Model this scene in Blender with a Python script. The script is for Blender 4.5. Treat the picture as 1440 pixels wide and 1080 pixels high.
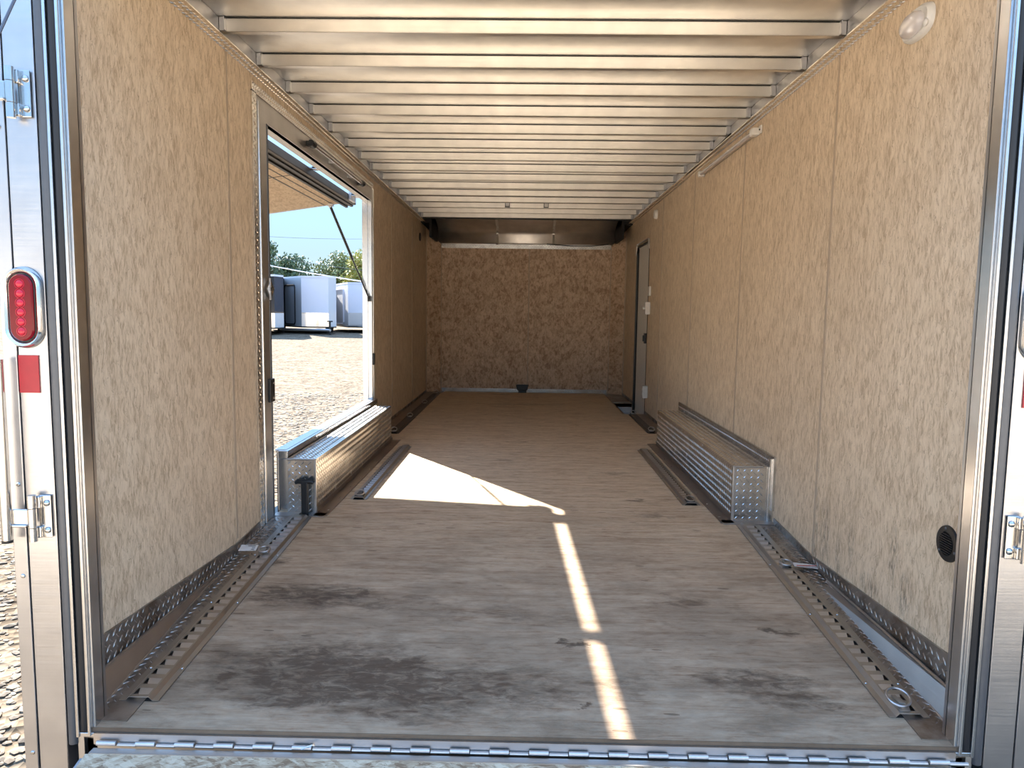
import bpy, math, random
from mathutils import Vector, Matrix
random.seed(7)
for o in list(bpy.data.objects): bpy.data.objects.remove(o)
S = bpy.context.scene
COL = S.collection
R = math.radians

# ------------------------------------------------------------------ camera
F_PX = 1022.4
cam = bpy.data.cameras.new('camera'); cam.sensor_width = 36; cam.lens = F_PX/1440*36
cam.clip_start = .05; cam.clip_end = 1500
camo = bpy.data.objects.new('camera', cam); COL.objects.link(camo); S.camera = camo
yaw, pit, rol = R(-.9238), R(-5.6405), R(.7677)
fw = Vector((math.sin(yaw)*math.cos(pit), math.cos(yaw)*math.cos(pit), math.sin(pit)))
r1 = Vector((math.cos(yaw), -math.sin(yaw), 0)); u1 = r1.cross(fw)
r2 = r1*math.cos(rol)+u1*math.sin(rol); u2 = -r1*math.sin(rol)+u1*math.cos(rol)
mw = Matrix((r2, u2, -fw)).transposed().to_4x4(); mw.translation = Vector((-.0061, -1.911, .9909))
camo.matrix_world = mw
# ------------------------------------------------------------------ sky, sun, exposure
SUN = Vector((.80, -1.133, -1.0)).normalized()
w = bpy.data.worlds.new('world'); S.world = w; w.use_nodes = True
nt = w.node_tree; nt.nodes.clear()
tc = nt.nodes.new('ShaderNodeTexCoord'); sx = nt.nodes.new('ShaderNodeSeparateXYZ')
sky = nt.nodes.new('ShaderNodeValToRGB'); e = sky.color_ramp.elements
for _ in range(3): e.new(.5)
for el, (p, c) in zip(e, [(0, (.21, .245, .255, 1)), (.07, (.155, .215, .245, 1)), (.17, (.15, .26, .40, 1)), (.45, (.22, .38, .64, 1)), (1, (.22, .35, .60, 1))]):
    el.position = p; el.color = c
bg = nt.nodes.new('ShaderNodeBackground'); bg.inputs[1].default_value = 1.0
wo = nt.nodes.new('ShaderNodeOutputWorld')
nt.links.new(tc.outputs['Generated'], sx.inputs[0]); nt.links.new(sx.outputs[2], sky.inputs[0])
nt.links.new(sky.outputs[0], bg.inputs[0]); nt.links.new(bg.outputs[0], wo.inputs[0])
sl = bpy.data.lights.new('sun', 'SUN'); sl.energy = 6.6; sl.angle = R(.53); sl.color = (1, .94, .85)
so = bpy.data.objects.new('sun', sl); COL.objects.link(so); so.location = (-20, 30, 25)
so.rotation_euler = SUN.to_track_quat('-Z', 'Y').to_euler()
S.view_settings.view_transform = 'Standard'; S.view_settings.look = 'None'
S.view_settings.gamma = 1; S.view_settings.use_curve_mapping = False
S.view_settings.exposure = 2.1

# ------------------------------------------------------------------ materials
def srgb(r, g, b):
    f = lambda c: (c/255)/12.92 if c/255 <= .04045 else ((c/255+.055)/1.055)**2.4
    return (f(r), f(g), f(b), 1)
class N:
    def __init__(s, name):
        s.m = bpy.data.materials.new(name); s.m.use_nodes = True
        s.t = s.m.node_tree; s.b = s.t.nodes['Principled BSDF']
    def node(s, k, **kw):
        n = s.t.nodes.new(k)
        for a, v in kw.items():
            if a.startswith('i_'): n.inputs[a[2:].replace('_', ' ')].default_value = v
            else: setattr(n, a, v)
        return n
    def link(s, a, b): s.t.links.new(a, b)
    def math(s, op, a, b=None, c=None):
        n = s.node('ShaderNodeMath', operation=op)
        for i, v in enumerate((a, b, c)):
            if v is None: continue
            if isinstance(v, (int, float)): n.inputs[i].default_value = v
            else: s.link(v, n.inputs[i])
        return n.outputs[0]
    def uv(s): return s.node('ShaderNodeUVMap').outputs[0]
    def pos(s): return s.node('ShaderNodeNewGeometry').outputs['Position']
    def mapp(s, vec, sc=(1, 1, 1), rot=(0, 0, 0), loc=(0, 0, 0)):
        # rotate first, scale second, so stretched cells stay rectangular
        a = s.node('ShaderNodeMapping'); a.inputs['Rotation'].default_value = rot; a.inputs['Location'].default_value = loc
        b = s.node('ShaderNodeMapping'); b.inputs['Scale'].default_value = sc
        s.link(vec, a.inputs[0]); s.link(a.outputs[0], b.inputs[0]); return b.outputs[0]
    def noise(s, vec, scale=5, det=4, rough=.5, dist=0):
        n = s.node('ShaderNodeTexNoise'); n.inputs['Scale'].default_value = scale; n.inputs['Detail'].default_value = det
        n.inputs['Roughness'].default_value = rough; n.inputs['Distortion'].default_value = dist
        s.link(vec, n.inputs['Vector']); return n.outputs['Fac']
    def ramp(s, fac, stops):
        n = s.node('ShaderNodeValToRGB'); e = n.color_ramp.elements
        while len(e) < len(stops): e.new(.5)
        for el, (p, c) in zip(e, stops): el.position = p; el.color = c
        s.link(fac, n.inputs[0]); return n.outputs[0]
    def mix(s, fac, a, b, mode='MIX'):
        n = s.node('ShaderNodeMix', data_type='RGBA', blend_type=mode)
        for i, v in ((0, fac), (6, a), (7, b)):
            if isinstance(v, (int, float, tuple)): n.inputs[i].default_value = v
            else: s.link(v, n.inputs[i])
        return n.outputs[2]
    def bump(s, h, strength=.3, dist=.002):
        n = s.node('ShaderNodeBump'); n.inputs['Strength'].default_value = strength; n.inputs['Distance'].default_value = dist
        s.link(h, n.inputs['Height']); s.link(n.outputs[0], s.b.inputs['Normal'])
    def set(s, **kw):
        for k, v in kw.items():
            i = s.b.inputs[k.replace('_', ' ')]
            if isinstance(v, (int, float, tuple)): i.default_value = v
            else: s.link(v, i)
        return s.m
def plain(name, col, rough=.5, metal=0, **kw):
    n = N(name)
    nz = n.noise(n.uv(), 40, 3)
    c = n.mix(1.0, n.ramp(nz, [(.3, (.9, .9, .9, 1)), (.7, (1, 1, 1, 1))]), col, 'MULTIPLY')
    return n.set(Base_Color=c, Roughness=rough, Metallic=metal, **kw)
def metal(name, col=(.72, .71, .70, 1), rough=.35, brush=(3, 200, 1), bs=.08, waves=0):
    n = N(name); uv = n.uv()
    nz = n.noise(n.mapp(uv, brush), 1, 4)
    sm = n.noise(uv, 9, 3)
    c = n.mix(1.0, n.ramp(sm, [(.3, (.86, .86, .87, 1)), (.7, (1, 1, 1, 1))]), col, 'MULTIPLY')
    r = n.math('MULTIPLY_ADD', nz, .2, rough-.1)
    h = n.math('MULTIPLY', nz, 1.0)
    if waves: h = n.math('ADD', h, n.math('MULTIPLY', n.noise(n.mapp(uv, (1.2, 6, 1)), 1, 2), waves))
    n.bump(h, bs, .002)
    return n.set(Base_Color=c, Metallic=1.0, Roughness=r)
def diamond(name, col=(.66, .65, .65, 1), rough=.28, cell=.0225, dirt=0):
    n = N(name); uv = n.uv()
    n.bump(n.noise(uv, 60, 3), .06, .002)
    sm = n.noise(uv, 14, 4)
    c = n.mix(1.0, n.ramp(sm, [(.35, (.8, .79, .78, 1)), (.65, (1, 1, 1, 1))]), col, 'MULTIPLY')
    if dirt:
        dn = n.noise(uv, 5, 6, .65)
        c = n.mix(n.math('MULTIPLY', n.ramp(dn, [(.42, (0, 0, 0, 1)), (.62, (1, 1, 1, 1))]), dirt), c, srgb(116, 96, 78))
    return n.set(Base_Color=c, Metallic=.95, Roughness=n.math('MULTIPLY_ADD', sm, .25, rough-.1))
def osb(name, lo, mid, hi, dark, su=250, sv=30, angs=(0, 14, -19), spread=1.0, rough=.62, vertical=True):
    n = N(name); uv = n.uv()
    wob = n.noise(uv, 18, 3)
    wv = n.node('ShaderNodeVectorMath', operation='ADD'); n.link(uv, wv.inputs[0])
    wc = n.node('ShaderNodeCombineXYZ'); n.link(n.math('MULTIPLY', wob, .03), wc.inputs[0]); n.link(n.math('MULTIPLY', wob, .02), wc.inputs[1])
    n.link(wc.outputs[0], wv.inputs[1]); v0 = wv.outputs[0]
    val = None
    for i, (a, k, kv) in enumerate(zip(angs, (1.0, 1.9, 2.8), (1.0, 1.2, 1.9))):
        vo = n.node('ShaderNodeTexVoronoi'); vo.inputs['Scale'].default_value = 1; vo.inputs['Randomness'].default_value = 1
        n.link(n.mapp(v0, (su/k, sv/kv, 1), (0, 0, R(a)), (i*3.1, i*7.7, 0)), vo.inputs['Vector'])
        sep = n.node('ShaderNodeSeparateColor'); n.link(vo.outputs['Color'], sep.inputs[0])
        val = sep.outputs[0] if val is None else n.math('ADD', val, sep.outputs[0])
    val = n.math('DIVIDE', val, float(len(angs)))
    val = n.math('ADD', n.math('MULTIPLY', n.math('SUBTRACT', val, .5), spread), .5)
    fine = n.noise(n.mapp(v0, (su*.8, sv*1.6, 1)), 1, 6, .7, .8)
    val = n.math('ADD', val, n.math('MULTIPLY', n.math('SUBTRACT', fine, .5), .9))
    mid_ = n.noise(n.mapp(v0, (22, 9, 1)), 1, 5, .65, .5)
    val = n.math('ADD', val, n.math('MULTIPLY', n.math('SUBTRACT', mid_, .5), .45))
    big = n.noise(uv, 1.3, 3)
    c = n.ramp(val, [(.22, lo), (.47, mid), (.78, hi)])
    # thin dark curled fibres
    s1 = n.noise(n.mapp(v0, (su*.42, sv*1.1, 1), (0, 0, R(7)), (4, 9, 0)), 1, 2, .5, 1.6); s2 = n.noise(n.mapp(uv, (60, 26, 1)), 1, 3, .6)
    ln = n.math('LESS_THAN', n.math('ABSOLUTE', n.math('SUBTRACT', s1, .5)), .018)
    sp = n.math('MULTIPLY', n.math('MULTIPLY', ln, n.ramp(s2, [(.50, (0, 0, 0, 1)), (.60, (1, 1, 1, 1))])), .75)
    c = n.mix(sp, c, dark)
    c = n.mix(1.0, c, n.ramp(big, [(.3, (.90, .895, .89, 1)), (.7, (1.0, 1.0, 1.0, 1))]), 'MULTIPLY')
    n.bump(val, .2, .001)
    return n, c, rough

n, c, rg = osb('wall_strand_board', srgb(190, 165, 136), srgb(220, 197, 167), srgb(234, 213, 185), srgb(146, 120, 94), spread=.8)
WALL = n.set(Base_Color=c, Roughness=.6)
# right wall: scuffs low down
n, c, rg = osb('wall_strand_board_scuffed', srgb(190, 165, 136), srgb(220, 197, 167), srgb(234, 213, 185), srgb(146, 120, 94), spread=.8)
sc = None
for (yy, zz, ry, rz) in ((.93, .12, .035, .10), (.80, .08, .02, .06), (.70, .16, .02, .05), (.40, .22, .02, .07), (.32, .12, .03, .05), (1.02, .10, .02, .12), (.55, .06, .05, .03)):
    sp = n.node('ShaderNodeSeparateXYZ'); n.link(n.pos(), sp.inputs[0])
    d = n.math('ADD', n.math('POWER', n.math('DIVIDE', n.math('ABSOLUTE', n.math('SUBTRACT', sp.outputs[1], yy)), ry*1.7), 2.0),
               n.math('POWER', n.math('DIVIDE', n.math('ABSOLUTE', n.math('SUBTRACT', sp.outputs[2], zz)), rz*1.7), 2.0))
    d = n.math('MAXIMUM', n.math('SUBTRACT', 1.0, d), 0.0)
    sc = d if sc is None else n.math('MAXIMUM', sc, d)
nz = n.noise(n.mapp(n.uv(), (90, 20, 1)), 1, 5, .7)
mk = n.math('MULTIPLY', n.ramp(nz, [(.45, (0, 0, 0, 1)), (.62, (1, 1, 1, 1))]), n.math('MULTIPLY', sc, .8))
c = n.mix(mk, c, srgb(84, 72, 62))
WALLR = n.set(Base_Color=c, Roughness=.6)
n, c, rg = osb('front_wall_chip_board', srgb(164, 132, 106), srgb(204, 174, 144), srgb(226, 200, 172), srgb(112, 84, 64), su=75, sv=26, angs=(0, 40, -38), spread=.75)
WALLF = n.set(Base_Color=c, Roughness=.6)
n, c, rg = osb('ramp_chip_board', srgb(134, 110, 86), srgb(178, 158, 132), srgb(206, 192, 168), srgb(96, 74, 54), su=34, sv=120, angs=(0, 30, -28), spread=.95)
RAMPM = n.set(Base_Color=c, Roughness=.75)

# floor plywood: grain runs across the trailer
def floor_material():
    n = N('floor_plywood'); uv = n.uv()
    g1 = n.noise(n.mapp(uv, (3.2, 34, 1)), 1, 7, .62, .6)
    g2 = n.noise(n.mapp(uv, (12, 160, 1)), 1, 5, .6, .4)
    g3 = n.noise(n.mapp(uv, (22, 60, 1)), 1, 6, .7, .8)
    v = n.math('ADD', n.math('ADD', n.math('MULTIPLY', g1, .45), n.math('MULTIPLY', g2, .30)), n.math('MULTIPLY', g3, .25))
    v = n.math('ADD', n.math('MULTIPLY', n.math('SUBTRACT', v, .5), 1.9), .52)
    c = n.ramp(v, [(.30, srgb(176, 148, 120)), (.46, srgb(216, 192, 163)), (.58, srgb(228, 207, 178)), (.72, srgb(236, 218, 191))])
    # browner and darker towards the rear, with dirt patches
    sp = n.node('ShaderNodeSeparateXYZ'); n.link(n.pos(), sp.inputs[0]); X, Y = sp.outputs[0], sp.outputs[1]
    mr = n.node('ShaderNodeMapRange', interpolation_type='SMOOTHSTEP'); n.link(Y, mr.inputs[0])
    mr.inputs[1].default_value = 2.3; mr.inputs[2].default_value = .0; mr.inputs[3].default_value = .15; mr.inputs[4].default_value = 1.0
    dirt = n.noise(n.mapp(uv, (2.2, 5.5, 1)), 1, 8, .68, .5)
    dm = n.math('MULTIPLY', n.ramp(dirt, [(.40, (0, 0, 0, 1)), (.66, (1, 1, 1, 1))]), n.math('MULTIPLY', mr.outputs[0], .5))
    c = n.mix(n.math('MULTIPLY', mr.outputs[0], .62), c, srgb(134, 106, 84))
    c = n.mix(dm, c, srgb(84, 66, 50))
    # named stains: x, y, rx, ry, depth
    blobs = [(-.62, .22, .30, .12, .75), (-.40, .10, .48, .12, .8), (-.45, .20, .16, .07, .95), (-.78, .66, .20, .08, .75), (-.45, .62, .16, .04, .5), (.17, .36, .030, .020, .9), (.18, .02, .024, .018, .9),
             (.88, .47, .07, .03, .8), (.70, .16, .16, .05, .75), (.80, .08, .12, .05, .7), (-.55, .02, .20, .04, .8), (.62, .68, .09, .04, .5), (-.1, 2.9, .10, .02, .6),
             (-.06, 3.6, .06, .015, .6), (.55, 2.55, .10, .04, .45), (.60, 1.9, .06, .03, .6), (.62, 1.6, .10, .03, .5), (-1.0, .95, .05, .04, .6), (-.1, .55, .3, .05, .35),
             (-.75, .12, .12, .05, .85), (.02, .17, .22, .06, .45), (.25, .13, .12, .06, .45), (.0, 5.9, .5, .10, .35), (-.3, 6.85, .25, .03, .5)]
    tot = None
    def warp(v, sc_, off, amp):
        q = n.noise(n.mapp(uv, (sc_, sc_*1.6, 1), (0, 0, 0), (off, off*2, 0)), 1, 6, .62, .4)
        return n.math('ADD', v, n.math('MULTIPLY', n.math('SUBTRACT', q, .5), amp))
    edge = n.math('LESS_THAN', Y, -.1135)
    X = warp(X, 5, 3.0, .55); Y = warp(Y, 5, 11.0, .26)
    wn = n.noise(n.mapp(uv, (14, 34, 1)), 1, 7, .72, .7)
    for (bx, by, rx, ry, k) in blobs:
        d = n.math('ADD', n.math('POWER', n.math('DIVIDE', n.math('ABSOLUTE', n.math('SUBTRACT', X, bx)), rx*1.5), 2.0),
                   n.math('POWER', n.math('DIVIDE', n.math('ABSOLUTE', n.math('SUBTRACT', Y, by)), ry*1.5), 2.0))
        d = n.math('MULTIPLY', n.math('MAXIMUM', n.math('SUBTRACT', 1.0, d), 0.0), k*1.25)
        tot = d if tot is None else n.math('MAXIMUM', tot, d)
    bl = n.ramp(n.math('ADD', n.math('MULTIPLY', tot, .62), n.math('MULTIPLY', n.math('SUBTRACT', wn, .5), n.math('MULTIPLY', tot, 2.4))), [(.12, (0, 0, 0, 1)), (.62, (1, 1, 1, 1))])
    c = n.mix(n.math('MULTIPLY', bl, .75), c, srgb(72, 53, 40))
    # small dark splinter marks
    vo = n.node('ShaderNodeTexVoronoi'); vo.inputs['Scale'].default_value = 1; n.link(n.mapp(uv, (7, 32, 1), (0, 0, R(4))), vo.inputs['Vector'])
    se = n.node('ShaderNodeSeparateColor'); n.link(vo.outputs['Color'], se.inputs[0])
    mk = n.math('MULTIPLY', n.math('LESS_THAN', vo.outputs['Distance'], .16), n.math('GREATER_THAN', se.outputs[0], .86))
    c = n.mix(n.math('MULTIPLY', mk, .55), c, srgb(84, 60, 44))
    mot = n.noise(n.mapp(uv, (11, 26, 1)), 1, 9, .76, .6)
    c = n.mix(1.0, c, n.ramp(mot, [(.34, (.80, .78, .76, 1)), (.52, (1, 1, 1, 1)), (.68, (1.06, 1.05, 1.03, 1))]), 'MULTIPLY')
    c = n.mix(n.math('MULTIPLY', edge, .7), c, srgb(66, 56, 48))
    n.bump(v, .5, .002)
    return n.set(Base_Color=c, Roughness=.72, Specular_IOR_Level=.25)
FLOOR = floor_material()
def gravel_material(name, stops):
    n = N(name); uv = n.uv()
    vo = n.node('ShaderNodeTexVoronoi'); vo.inputs['Scale'].default_value = 22; n.link(uv, vo.inputs['Vector'])
    vo2 = n.node('ShaderNodeTexVoronoi'); vo2.inputs['Scale'].default_value = 5; n.link(uv, vo2.inputs['Vector'])
    se = n.node('ShaderNodeSeparateColor'); n.link(vo.outputs['Color'], se.inputs[0])
    se2 = n.node('ShaderNodeSeparateColor'); n.link(vo2.outputs['Color'], se2.inputs[0])
    v = n.math('ADD', n.math('MULTIPLY', se.outputs[0], .55), n.math('MULTIPLY', se2.outputs[0], .3))
    v = n.math('ADD', v, n.math('MULTIPLY', n.noise(n.mapp(uv, (.25, .8, 1)), 1, 4), .25))
    c = n.ramp(v, [(.10, stops[0]), (.42, stops[1]), (.85, stops[2])])
    h = n.math('ADD', vo.outputs['Distance'], n.math('MULTIPLY', vo2.outputs['Distance'], 3.0))
    n.bump(h, .8, .02)
    n.b.inputs['Specular IOR Level'].default_value = .05
    return n.set(Base_Color=c, Roughness=1.0)
GRAVEL = gravel_material('gravel_lot', (srgb(54, 47, 40), srgb(104, 92, 78), srgb(138, 125, 108)))
BOUNCE = gravel_material('bounce_ground_pale', (srgb(178, 156, 130), srgb(216, 194, 165), srgb(234, 216, 190)))  # added pale tone, reflects sunlight into the trailer
n = N('gravel_stone'); inf = n.node('ShaderNodeNewGeometry').outputs['Random Per Island']
STONE = n.set(Base_Color=n.ramp(inf, [(0, srgb(62, 54, 46)), (.5, srgb(104, 92, 78)), (1, srgb(140, 128, 110))]), Roughness=.85)

ALU = metal('brushed_aluminium', (.54, .54, .555, 1), .34)
ALUS = plain('smooth_aluminium', (.66, .66, .67, 1), .26, 1)
ROOFM = metal('roof_sheet_aluminium', (.84, .81, .76, 1), .34, (.6, 60, 1), .08, 1.5)
NOSEM = metal('nose_sheet_aluminium', (.88, .82, .76, 1), .46, (.5, 3, 1), .01)
BOWM = metal('roof_bow_galvanised', (.86, .82, .76, 1), .40, (.6, 90, 1), .05)
CASEM = metal('casing_aluminium', (.60, .58, .56, 1), .40)
STEEL = metal('track_steel', (.50, .475, .44, 1), .42, (60, 4, 1), .05)
STEELD = metal('track_steel_dark', (.16, .15, .14, 1), .5)
LIPM = metal('track_lip_steel', (.66, .66, .68, 1), .38)
CHROME = plain('chrome', (.9, .9, .9, 1), .05, 1)
POLISH = metal('polished_stainless', (.62, .61, .60, 1), .16, bs=.02)
DIA = diamond('diamond_plate', (.68, .67, .66, 1), .20)
DIAD = diamond('diamond_plate_dusty', (.52, .49, .46, 1), .36, dirt=.75)
DIAC = diamond('diamond_plate_trim', (.90, .86, .80, 1), .20, cell=.020)
KICK = metal('floor_edge_plate', (.55, .52, .50, 1), .38)
FLANGE = metal('base_flange_metal', (.42, .36, .32, 1), .42)
RUBBER = plain('black_rubber', srgb(26, 28, 32), .45)
RUBG = plain('grey_rubber_tube', srgb(96, 98, 102), .38, .55)
BLACK = plain('black_plastic', srgb(20, 21, 23), .4)
BLACKM = plain('black_painted_metal', srgb(26, 26, 28), .4)
WHITEP = plain('white_plastic', srgb(226, 222, 216), .35)
DOORM = plain('door_panel_white', srgb(238, 234, 226), .5)
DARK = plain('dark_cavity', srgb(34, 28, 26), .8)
BATTEN = plain('seam_batten', srgb(186, 165, 142), .5)
HATCHP = None
n, c, rg = osb('hatch_board', srgb(176, 150, 120), srgb(206, 180, 148), srgb(222, 200, 170), srgb(140, 110, 82), spread=.7); HATCHP = n.set(Base_Color=c, Roughness=.6)
RED = plain('red_reflective_tape', srgb(176, 32, 44), .35)
PAPER = plain('paper_label', srgb(224, 218, 212), .6)
INK = plain('label_ink', srgb(60, 50, 50), .6)
REDINK = plain('label_red_ink', srgb(190, 50, 50), .6)
WHITEV = plain('trailer_white', srgb(232, 230, 238), .25)
GREYV = plain('trailer_silver', srgb(212, 212, 214), .25, .1)
BLACKV = plain('trailer_black', srgb(20, 24, 36), .12)
TYRE = plain('tyre', srgb(22, 22, 24), .8)
SHELL = plain('outer_skin', srgb(60, 62, 66), .3, .2)
LENS = N('red_lens').set(Base_Color=srgb(118, 2, 22), Roughness=.16, Specular_IOR_Level=.35)
LENSL = N('red_led_bump').set(Base_Color=srgb(196, 30, 56), Roughness=.12)
DOME = N('frosted_dome').set(Base_Color=srgb(222, 214, 212), Roughness=.22, Transmission_Weight=.25, Coat_Weight=.5)
WIRE = plain('grey_cable', srgb(96, 98, 106), .4, .5)
BARK = plain('bark', srgb(92, 78, 64), .9)
def leafm(name, a, b):
    n = N(name); i = n.node('ShaderNodeNewGeometry').outputs['Random Per Island']
    return n.set(Base_Color=n.ramp(i, [(0, a), (1, b)]), Roughness=.7)
LEAF1 = leafm('dark_green_leaves', srgb(58, 74, 52), srgb(104, 122, 84))
LEAF2 = leafm('olive_leaves', srgb(88, 96, 58), srgb(140, 144, 92))
LEAF3 = leafm('yellow_green_leaves', srgb(130, 132, 62), srgb(178, 172, 98))

# ------------------------------------------------------------------ mesh builder
class MB:
    def __init__(s): s.v = []; s.f = []
    def poly(s, pts):
        i = len(s.v); s.v += [tuple(p) for p in pts]; s.f.append(tuple(range(i, i+len(pts)))); return s
    def box(s, x0, x1, y0, y1, z0, z1):
        x0, x1 = sorted((x0, x1)); y0, y1 = sorted((y0, y1)); z0, z1 = sorted((z0, z1))
        return s.hexa([(x0, y0, z0), (x1, y0, z0), (x1, y1, z0), (x0, y1, z0)], [(x0, y0, z1), (x1, y0, z1), (x1, y1, z1), (x0, y1, z1)])
    def hexa(s, bot, top):       # any convex polygon bottom and top, bottom counter-clockwise from above
        n = len(bot); i = len(s.v); s.v += [tuple(p) for p in bot]+[tuple(p) for p in top]
        s.f.append(tuple(i+k for k in reversed(range(n)))); s.f.append(tuple(i+n+k for k in range(n)))
        for k in range(n):
            q = (k+1) % n; s.f.append((i+k, i+q, i+n+q, i+n+k))
        return s
    def prism(s, prof, a, b):    # prof: list of points; swept by callables a(p), b(p) or vectors
        A = [tuple(a(p)) for p in prof]; B = [tuple(b(p)) for p in prof]
        return s.hexa(A, B)
    def tube(s, path, r, n=10, caps=True):
        path = [Vector(p) for p in path]; rs = r if isinstance(r, (list, tuple)) else [r]*len(path)
        i0 = len(s.v); prev = None
        for k, p in enumerate(path):
            t = (path[min(k+1, len(path)-1)]-path[max(k-1, 0)]).normalized()
            if prev is None: prev = t.orthogonal().normalized()
            u = (prev-t*prev.dot(t)).normalized(); prev = u; w_ = t.cross(u)
            for j in range(n):
                a = 2*math.pi*j/n; s.v.append(tuple(p+u*(rs[k]*math.cos(a))+w_*(rs[k]*math.sin(a))))
        for k in range(len(path)-1):
            for j in range(n):
                q = (j+1) % n; s.f.append((i0+k*n+j, i0+k*n+q, i0+(k+1)*n+q, i0+(k+1)*n+j))
        if caps:
            s.f.append(tuple(i0+j for j in reversed(range(n)))); e = i0+(len(path)-1)*n; s.f.append(tuple(e+j for j in range(n)))
        return s
    def ball(s, c, r, n=12, m=8, sc=(1, 1, 1)):
        i0 = len(s.v)
        for a in range(m+1):
            th = math.pi*a/m
            for b in range(n):
                ph = 2*math.pi*b/n
                s.v.append((c[0]+r*sc[0]*math.sin(th)*math.cos(ph), c[1]+r*sc[1]*math.sin(th)*math.sin(ph), c[2]+r*sc[2]*math.cos(th)))
        for a in range(m):
            for b in range(n):
                q = (b+1) % n; s.f.append((i0+a*n+b, i0+(a+1)*n+b, i0+(a+1)*n+q, i0+a*n+q))
        return s
    def torus(s, c, ax, R_, r, n=24, m=8, sc=(1, 1)):
        ax = Vector(ax).normalized(); u = ax.orthogonal().normalized()
        if abs(ax.x) > .9: u = Vector((0, 1, 0))
        elif abs(ax.z) > .9: u = Vector((1, 0, 0))
        else: u = Vector((1, 0, 0))
        u = (u-ax*u.dot(ax)).normalized(); w_ = ax.cross(u); i0 = len(s.v); c = Vector(c)
        for k in range(n):
            a = 2*math.pi*k/n; d = u*math.cos(a)*sc[0]+w_*math.sin(a)*sc[1]
            dn = d.normalized()
            for j in range(m):
                b = 2*math.pi*j/m; s.v.append(tuple(c+d*R_+dn*r*math.cos(b)+ax*r*math.sin(b)))
        for k in range(n):
            for j in range(m):
                k2, j2 = (k+1) % n, (j+1) % m
                s.f.append((i0+k*m+j, i0+k2*m+j, i0+k2*m+j2, i0+k*m+j2))
        return s
    def tread(s, O, u, v, W, H_, p=.033, hgt=.0022, L=.0132, wd=.0036):
        # raised diamond-plate bars on the rectangle O + u*W + v*H_
        O, u, v = Vector(O), Vector(u).normalized(), Vector(v).normalized(); nn = u.cross(v)
        i = 0; a = p*.25
        while a < W:
            b = p*(.25 if i % 2 == 0 else .75)
            while b < H_:
                if .006 < a < W-.006 and .004 < b < H_-.004:
                    d = (u+v if i % 2 == 0 else u-v).normalized(); e = nn.cross(d); c_ = O+u*a+v*b; k = len(s.v)
                    q = [c_-d*L, c_-e*wd, c_+d*L, c_+e*wd, c_-d*L*.45+nn*hgt, c_+d*L*.45+nn*hgt]
                    s.v += [tuple(x) for x in q]
                    s.f += [(k+a_, k+b_, k+c2) for a_, b_, c2 in ((0, 1, 4), (1, 5, 4), (1, 2, 5), (2, 3, 5), (3, 4, 5), (3, 0, 4))]
                b += p
            a += p/2; i += 1
        return s
    def build(s, name, mat, parent=None, smooth=None, bevel=0, kind=None, label=None):
        me = bpy.data.meshes.new(name); off = Vector(parent['_o']) if parent is not None and '_o' in parent else Vector((0, 0, 0))
        vs = [Vector(p) for p in s.v]
        me.from_pydata([tuple(v-off) for v in vs], [], s.f); me.materials.append(mat)
        uvl = me.uv_layers.new(name='UVMap')
        for p in me.polygons:
            nn = p.normal; a = max(range(3), key=lambda i: abs(nn[i])+(.001 if i == 0 else 0))
            for li in p.loop_indices:
                c_ = vs[me.loops[li].vertex_index]
                uvl.data[li].uv = (c_.y, c_.z) if a == 0 else ((c_.x, c_.z) if a == 1 else (c_.x, c_.y))
        o = bpy.data.objects.new(name, me); COL.objects.link(o)
        if smooth is not None:
            me.shade_smooth()
            try:
                me.set_sharp_from_angle(angle=R(smooth))
            except Exception: pass
        if bevel:
            b = o.modifiers.new('bevel', 'BEVEL'); b.width = bevel; b.segments = 2; b.limit_method = 'ANGLE'; b.angle_limit = R(40)
        if parent is not None:
            o.parent = parent; o['_o'] = tuple(off)
        if kind: o['kind'] = kind
        if label: o['label'] = label
        return o
def tag(o, label, cat, group=None, kind=None):
    o['label'] = label; o['category'] = cat
    if group: o['group'] = group
    if kind: o['kind'] = kind
    return o
OFFS = []
def thing(name, label, cat, loc, group=None):
    e = bpy.data.objects.new(name, None); COL.objects.link(e); e.location = loc; e.empty_display_size = .05
    e['_o'] = tuple(float(a) for a in loc); OFFS.append(e); return tag(e, label, cat, group)
def dup(src, loc, label=None, group=None):
    r = src.copy(); COL.objects.link(r); r.location = loc
    if label: r['label'] = label
    if group: r['group'] = group
    for ch in list(src.children):
        c_ = ch.copy(); COL.objects.link(c_); c_.parent = r
        for g in ch.children:
            d = g.copy(); COL.objects.link(d); d.parent = c_
    return r
def struct(mb, name, mat, **kw): return mb.build(name, mat, kind='structure', **kw)

H = 1.2                                   # inner half width
def zf(y): return -.07*(1.47-y) if y < 1.47 else 0.0      # floor height: dovetail drops towards the rear

# ================================================================== SETTING
# floor with a step well beside the side door
m = MB()
m.box(-H, H, 1.47, 5.25, -.04, 0); m.box(-H, 1.0, 5.25, 6.13, -.04, 0); m.box(-1.2, 1.2, 6.13, 7.12, -.04, 0)
m.hexa([(-1.18, -.115, zf(-.115)-.028), (1.18, -.115, zf(-.115)-.028), (1.18, 1.47, -.04), (-1.18, 1.47, -.04)],
       [(-1.18, -.115, zf(-.115)), (1.18, -.115, zf(-.115)), (1.18, 1.47, 0), (-1.18, 1.47, 0)])
struct(m, 'floor', FLOOR)
m = MB(); m.box(1.0, 1.24, 5.25, 6.13, -.13, -.105); m.box(1.0, 1.2, 6.13, 6.14, -.105, -.002); m.box(.985, 1.0, 5.25, 6.13, -.12, -.0); struct(m, 'floor_step_well', CASEM)
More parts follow.
